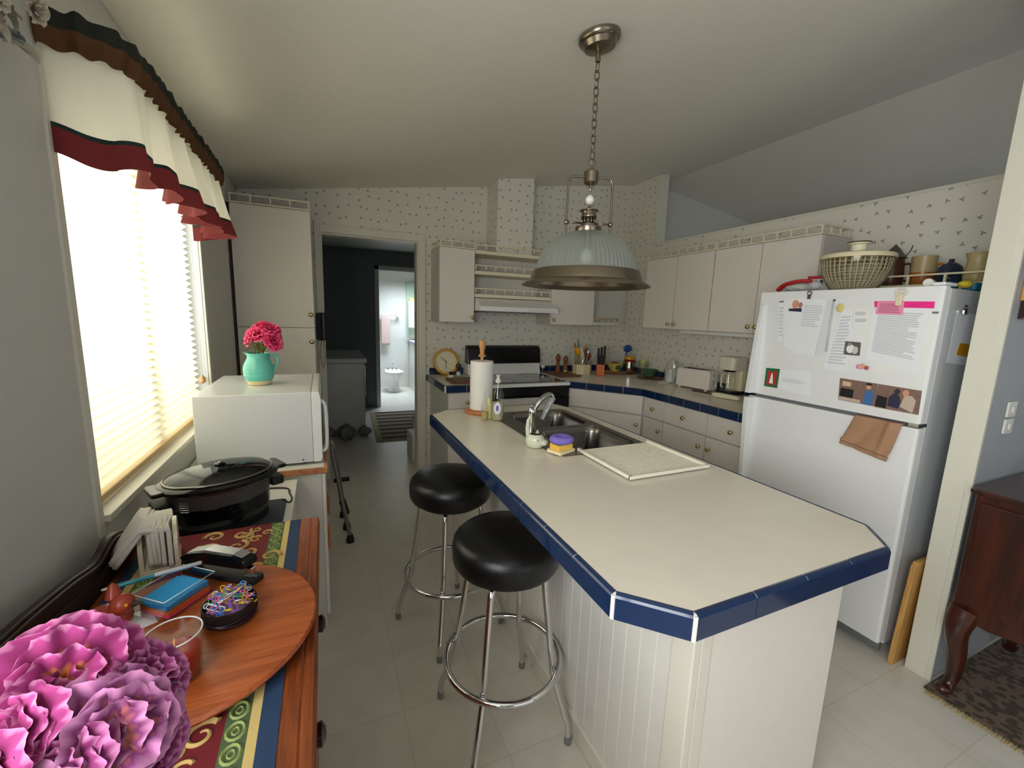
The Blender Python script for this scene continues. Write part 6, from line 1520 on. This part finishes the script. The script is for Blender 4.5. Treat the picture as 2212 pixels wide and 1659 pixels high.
# ------------------------------------------------------------ dining side
T = thing('claw_foot_cabinet', 'dark cherry cabinet on cabriole legs beside the white partition', 'cabinet', (2.60, .36, 0))
MB().prism(rrect(2.30, 2.93, .02, .690, .004, 2), .385, .868).build('body', M['cherry'], T, bevel=.004)
MB().prism(rrect(2.285, 2.945, .005, .705, .01, 3), .869, .888).build('top', M['cherry'], T, bevel=.006)
for k, (y0_, y1_) in enumerate(((.04, .35), (.36, .67))):
    D = box('door', 2.288, 2.2995, y0_, y1_, .42, .84, M['cherry'], T, .004); MB().lathe([(.006, 0), (.010, .008), (.0001, .016)], (2.288, y1_ - .03 if k == 0 else y0_ + .03, .65), 12, 0, True, RK['R']).build('knob', M['brass'], D)
ap = [(.06, .384), (.66, .384), (.66, .352), (.58, .345), (.50, .360), (.44, .372), (.36, .352), (.28, .372), (.22, .360), (.14, .345), (.06, .352)]
MB().prism(ap, 2.302, 2.318, 'x').build('apron', M['cherry'], T, bevel=.003)
for (x, y, sx, sy) in ((2.325, .655, -1, 1), (2.325, .055, -1, -1), (2.905, .655, 1, 1), (2.905, .055, 1, -1)):
    pts = spline([(x, y, .384), (x + sx * .020, y + sy * .006, .33), (x + sx * .022, y + sy * .006, .28), (x - sx * .004, y, .18), (x - sx * .012, y, .09), (x + sx * .002, y + sy * .003, .045), (x + sx * .022, y + sy * .008, .022)], 5)
    n_ = len(pts); rr = [(.034 * (1 - t) ** 1.2 + .015 + .012 * max(0, t - .82) / .18) for t in [i / (n_ - 1) for i in range(n_)]]
    L_ = MB().tube(pts, rr, 12).build('leg', M['cherry'], T)
    MB().ball((x + sx * .024, y + sy * .008, .030), .028, 14, 0, (1.25, 1, .75)).build('pad_foot', M['cherry'], L_)
T.location.z += .0088
T = thing('figurine', 'small white ceramic animal figurine on the dark cherry cabinet', 'figurine', (2.62, .60, .8885))
WC = mat('white_porcelain', (226, 224, 222), .25)
MB().ball((2.74, .60, .925), .022, 14, 0, (1.2, 1, 1)).build('body', WC, T); MB().ball((2.722, .592, .958), .015, 14).build('head', WC, T)
for q_ in ((2.72, .59), (2.76, .59), (2.72, .61), (2.76, .61)): MB().cyl((q_[0], q_[1], .8885), .007, .03, 8).build('leg', WC, T)
for s in (-1, 1): MB().lathe([(.006, 0), (.0001, .014)], (2.722, .592 + s * .009, .968), 8).build('ear', WC, T)
T.location.z += .0088
T = thing('switch_plate', 'double ivory switch plate on the grey partition wall', 'light switch', (2.555, .72, 1.15))
MB().prism(rrect(2.518, 2.592, 1.158, 1.222, .006, 3), .716, .724, 'y').build('plate', M['white'], T, bevel=.002); MB().prism(rrect(2.518, 2.592, 1.088, 1.150, .006, 3), .716, .724, 'y').build('plate', M['white'], T, bevel=.002)
for zq in (1.19, 1.12): MB().box(2.545, 2.565, .710, .7158, zq - .012, zq + .012).build('toggle', M['trim'], T, bevel=.001)
T = thing('wood_wall_shelf', 'small honey wood wall shelf on the grey partition wall', 'shelf', (2.50, .66, 1.62))
MB().prism([(.7245, 1.62), (.64, 1.62), (.63, 1.70), (.7245, 1.70)], 2.425, 2.62, 'x').build('box', M['pine'], T, bevel=.003)
MB().prism([(.7245, 1.55), (.70, 1.56), (.65, 1.6195), (.7245, 1.6195)], 2.44, 2.60, 'x').build('bracket', M['dark'], T)
T = thing('dried_flower_bunch', 'mauve dried flower bunch on the small wood wall shelf', 'flowers', (2.48, .68, 1.70))
for i in range(6): bloom((2.395 + .03 * i, .675 - .01 * (i % 2), 1.735 + .020 * (i % 3)), (-.5, -.7, .6), .030, 120 + i, bands('mauve_dry_%d' % i, [(0, (96, 56, 70)), (1, (150, 108, 122))], rough=.9), T, rings=((.3, .8, 5), (.9, 1, 6)))
sm = MB()
for i in range(6): sm.tube([(2.395 + .03 * i, .675, 1.735), (2.45 + .01 * i, .69, 1.701)], .002, 5)
sm.build('stems', mat('dry_stem', (90, 80, 50), .8), T)
# rug
def rugmat():
    m, nt, b = nodes('persian_rug'); L = nt.links
    tc = nt.nodes.new('ShaderNodeTexCoord'); vo = nt.nodes.new('ShaderNodeTexVoronoi'); vo.inputs['Scale'].default_value = 34; L.new(tc.outputs['Object'], vo.inputs['Vector'])
    nz = nt.nodes.new('ShaderNodeTexNoise'); nz.inputs['Scale'].default_value = 30; L.new(tc.outputs['Object'], nz.inputs['Vector'])
    ad = nt.nodes.new('ShaderNodeMath'); ad.operation = 'MULTIPLY_ADD'; ad.inputs[1].default_value = .8; L.new(vo.outputs['Distance'], ad.inputs[0]); L.new(nz.outputs['Fac'], ad.inputs[2])
    rp = nt.nodes.new('ShaderNodeValToRGB'); el = rp.color_ramp.elements; el[0].position = .45; el[0].color = rgb((52, 42, 38)); el[1].position = .95; el[1].color = rgb((112, 94, 78)); e = el.new(.65); e.color = rgb((84, 66, 58)); e = el.new(.8); e.color = rgb((62, 60, 46))
    L.new(ad.outputs[0], rp.inputs[0]); L.new(rp.outputs[0], b.inputs['Base Color']); b.inputs['Roughness'].default_value = .95; return m
T = thing('patterned_rug', 'dark patterned rug with fringed edge under the cherry cabinet', 'rug', (3.3, -.4, .0005))
MB().box(2.275, 4.6, -1.6, .712, .0005, .0085).build('pile', rugmat(), T)
fr = MB(); y = -1.58; rq = random.Random(3)
while y < .705:
    fr.tube([(2.276, y, .006), (2.245 - rq.random() * .008, y + rq.uniform(-.006, .006), .0035)], .0026, 4); y += .011
fr.build('fringe', mat('straw_fringe', (186, 160, 104), .9), T)['kind'] = 'stuff'

# ------------------------------------------------------------ utility room and bathroom
T = thing('chest_freezer', 'white chest freezer in the dark utility room', 'freezer', (.18, 5.3, 0))
MB().box(-.16, .44, 5.42, 6.7, .02, .87).build('body', M['app'], T, bevel=.01); MB().box(-.165, .47, 5.41, 6.71, .872, .93).build('lid', M['app'], T, bevel=.012); MB().box(.4405, .455, 5.44, 5.47, .45, .84).build('handle', M['chrome'], T, bevel=.004)
for i, (x, y, r) in enumerate(((.0, 5.22, .085), (.20, 5.16, .10), (.41, 5.26, .07))):
    o = MB().sheet(lambda u, v, x=x, y=y, r=r, i=i: (x + (r + .02 * math.sin(u * 30 + i)) * math.cos(2 * PI * u) * math.sin(PI * (.1 + .88 * v)), y + (r + .015 * math.sin(u * 40)) * math.sin(2 * PI * u) * math.sin(PI * (.1 + .88 * v)), .001 + r * 1.9 * v + .01 * math.sin(u * 40 + v * 12)), 30, 10, cu=True).build('plastic_bag', clear('grey_bag_film_%d' % i, (150, 152, 152), rough=.2, fac=.35), None)
    tag(o, ['crumpled plastic bag on the utility room floor by the left wall', 'larger crumpled plastic bag before the chest freezer', 'crumpled plastic bag nearest the striped rug'][i], 'bag')
T = thing('striped_rug', 'brown and tan striped rug on the utility room floor', 'rug', (.9, 5.7, .0008), rz=math.radians(-2.5))
T.location = (.93, 5.70, .0008)
MB().box(-.38, .38, -.76, .76, 0, .008).build('border', mat('tan_rug_border', (150, 140, 104), .9), T)
st = MB(); k = 0; y = -.68
while y < .68:
    st.box(-.31, .31, y, y + .094, .0082, .0092, k % 2); k += 1; y += .096
st.build('stripes', [mat('rug_dark_stripe', (70, 56, 44), .95), mat('rug_tan_stripe', (150, 136, 108), .95)], T)
T = thing('wastebasket', 'white bucket with flared rim just inside the doorway', 'bucket', (1.03, 4.80, 0))
MB().lathe([(.10, .001), (.115, .02), (.145, .30), (.160, .31), (.160, .316), (.140, .312), (.105, .02), (.0001, .015)], (1.03, 4.74, 0), 28).build('bucket', M['white'], T); MB().tube([(1.03 + .158 * math.cos(a * PI / 16), 4.74 + .158 * math.sin(a * PI / 16), .314) for a in range(32)], .006, 6, 0, True).build('rim', M['trim'], T)
o = box('storage_bin', .775, 1.05, 4.13, 4.45, .001, .275, M['trim'], None, .01); tag(o, 'low cream storage bin behind the right side of the doorway', 'bin')
T = thing('hanging_clothes', 'dark clothes hanging on the left wall of the utility room', 'clothes', (-.12, 4.8, 1.1))
MB().sheet(lambda u, v: (-.17 + .06 * math.sin(PI * u) + .015 * math.sin(u * 14 + v * 4), 4.55 + .35 * u, 1.05 + .75 * v), 16, 8).build('garment', cloth('dark_garment', (34, 34, 36), .05), T, solid=.01); MB().tube([(-.179, 4.72, 1.82), (-.13, 4.72, 1.83)], .006, 6).build('hook', M['steel'], T)
T = thing('bidet', 'white bidet with chrome taps in the bright bathroom', 'bidet', (1.22, 8.25, 0))
bc_ = (1.20, 8.22, 0)
MB().lathe([(.115, .001), (.12, .02), (.09, .06), (.085, .20), (.13, .28), (.175, .36), (.178, .385), (.165, .392), (.15, .385), (.12, .33), (.0001, .30)], bc_, 32, 0, True, None, 1.0, 1.35).build('bowl', M['app'], T)
MB().prism(rrect(1.05, 1.35, 8.42, 8.52, .03, 4), .30, .395).build('rear_deck', M['app'], T, bevel=.01)
for x in (1.12, 1.20, 1.28): MB().lathe([(.018, .396), (.014, .41), (.016, .44), (.0001, .45)], (x, 8.44, 0), 12).build('tap', M['chrome'], T)
MB().tube([(1.20, 8.44, .44), (1.20, 8.44, .54)], .009, 8).build('riser', M['chrome'], T)
T = thing('towel_bar', 'white towel bar on the far bathroom wall', 'towel bar', (1.2, 8.6, 1.42))
MB().tube([(.98, 8.585, 1.43), (1.34, 8.585, 1.43)], .009, 8).build('bar', M['white'], T)
for x in (.98, 1.34): MB().prism(rrect(x - .02, x + .02, 1.40, 1.46, .008, 3), 8.575, 8.649, 'y').build('bracket', M['white'], T)
o = MB().sheet(drape(1.02, 1.18, 8.585, 1.4305, .86, .98, .016, .004), 12, 24).build('bath_towel', cloth('pink_bath_towel', (226, 196, 186), .05), None, solid=.01); tag(o, 'pale pink towel hanging over the bathroom towel bar', 'towel')
T = thing('medicine_cabinet', 'pale green-white bathroom wall cabinet with two doors', 'cabinet', (1.8, 8.6, 1.1))
box('back_panel', 1.515, 2.3, 8.62, 8.649, 1.06, 2.08, mat('pale_green_panel', (176, 196, 178), .5), T)
box('body', 1.53, 2.3, 8.50, 8.619, 1.20, 1.72, mat('cream_bath_cabinet', (220, 222, 200), .5), T, .004)
D = box('door', 1.535, 1.66, 8.486, 8.499, 1.21, 1.71, M['trim'], T, .003); MB().ball((1.645, 8.480, 1.42), .008, 8).build('knob', M['brass'], D)
D = box('door', 1.665, 1.80, 8.486, 8.499, 1.21, 1.71, M['trim'], T, .003); MB().ball((1.68, 8.480, 1.42), .008, 8).build('knob', M['brass'], D)
o = MB().prism(rrect(1.55, 1.72, 8.51, 8.61, .01, 3), 1.7215, 1.775).build('folded_cloth', mat('yellow_cloth_fold', (222, 210, 130), .8), None, bevel=.006); tag(o, 'folded yellow cloth on top of the bathroom cabinet', 'cloth')
T = thing('bathroom_vanity', 'white bathroom vanity with navy tiled edge', 'vanity', (1.9, 8.2, 0))
box('body', 1.56, 2.3, 7.75, 8.62, .001, .90, M['white'], T, .004); box('tiled_top', 1.53, 2.3, 7.72, 8.64, .902, .945, M['tile'], T, .004); box('worktop', 1.545, 2.3, 7.735, 8.62, .9455, .952, M['white'], T)
T = thing('folded_walker', 'folded grey walking frame with black rubber feet behind the microwave cabinet', 'walking frame', (.06, 2.95, 0))
GM = mat('grey_aluminium', (130, 130, 124), .35, .7)
for (a_, b_) in (((.112, 2.775, .03), (.02, 2.84, .62)), ((.10, 2.96, .03), (.035, 2.93, .62)), ((.085, 3.16, .03), (.02, 3.10, .62))):
    P_ = MB().tube([a_, b_], .0125, 10).build('leg', GM, T); MB().lathe([(.026, -.03), (.026, -.015), (.017, .02)], a_, 14).build('rubber_foot', M['bmatte'], P_)
MB().tube([(.02, 2.84, .60), (.035, 2.93, .61), (.02, 3.10, .60)], .011, 8).build('cross_bar', GM, T); MB().tube([(.03, 3.12, .30), (.13, 3.10, .31)], .016, 8).build('grip', M['bmatte'], T); MB().tube([(.075, 2.945, .22), (.10, 2.95, .12)], .022, 10).build('sleeve', M['bmatte'], T)
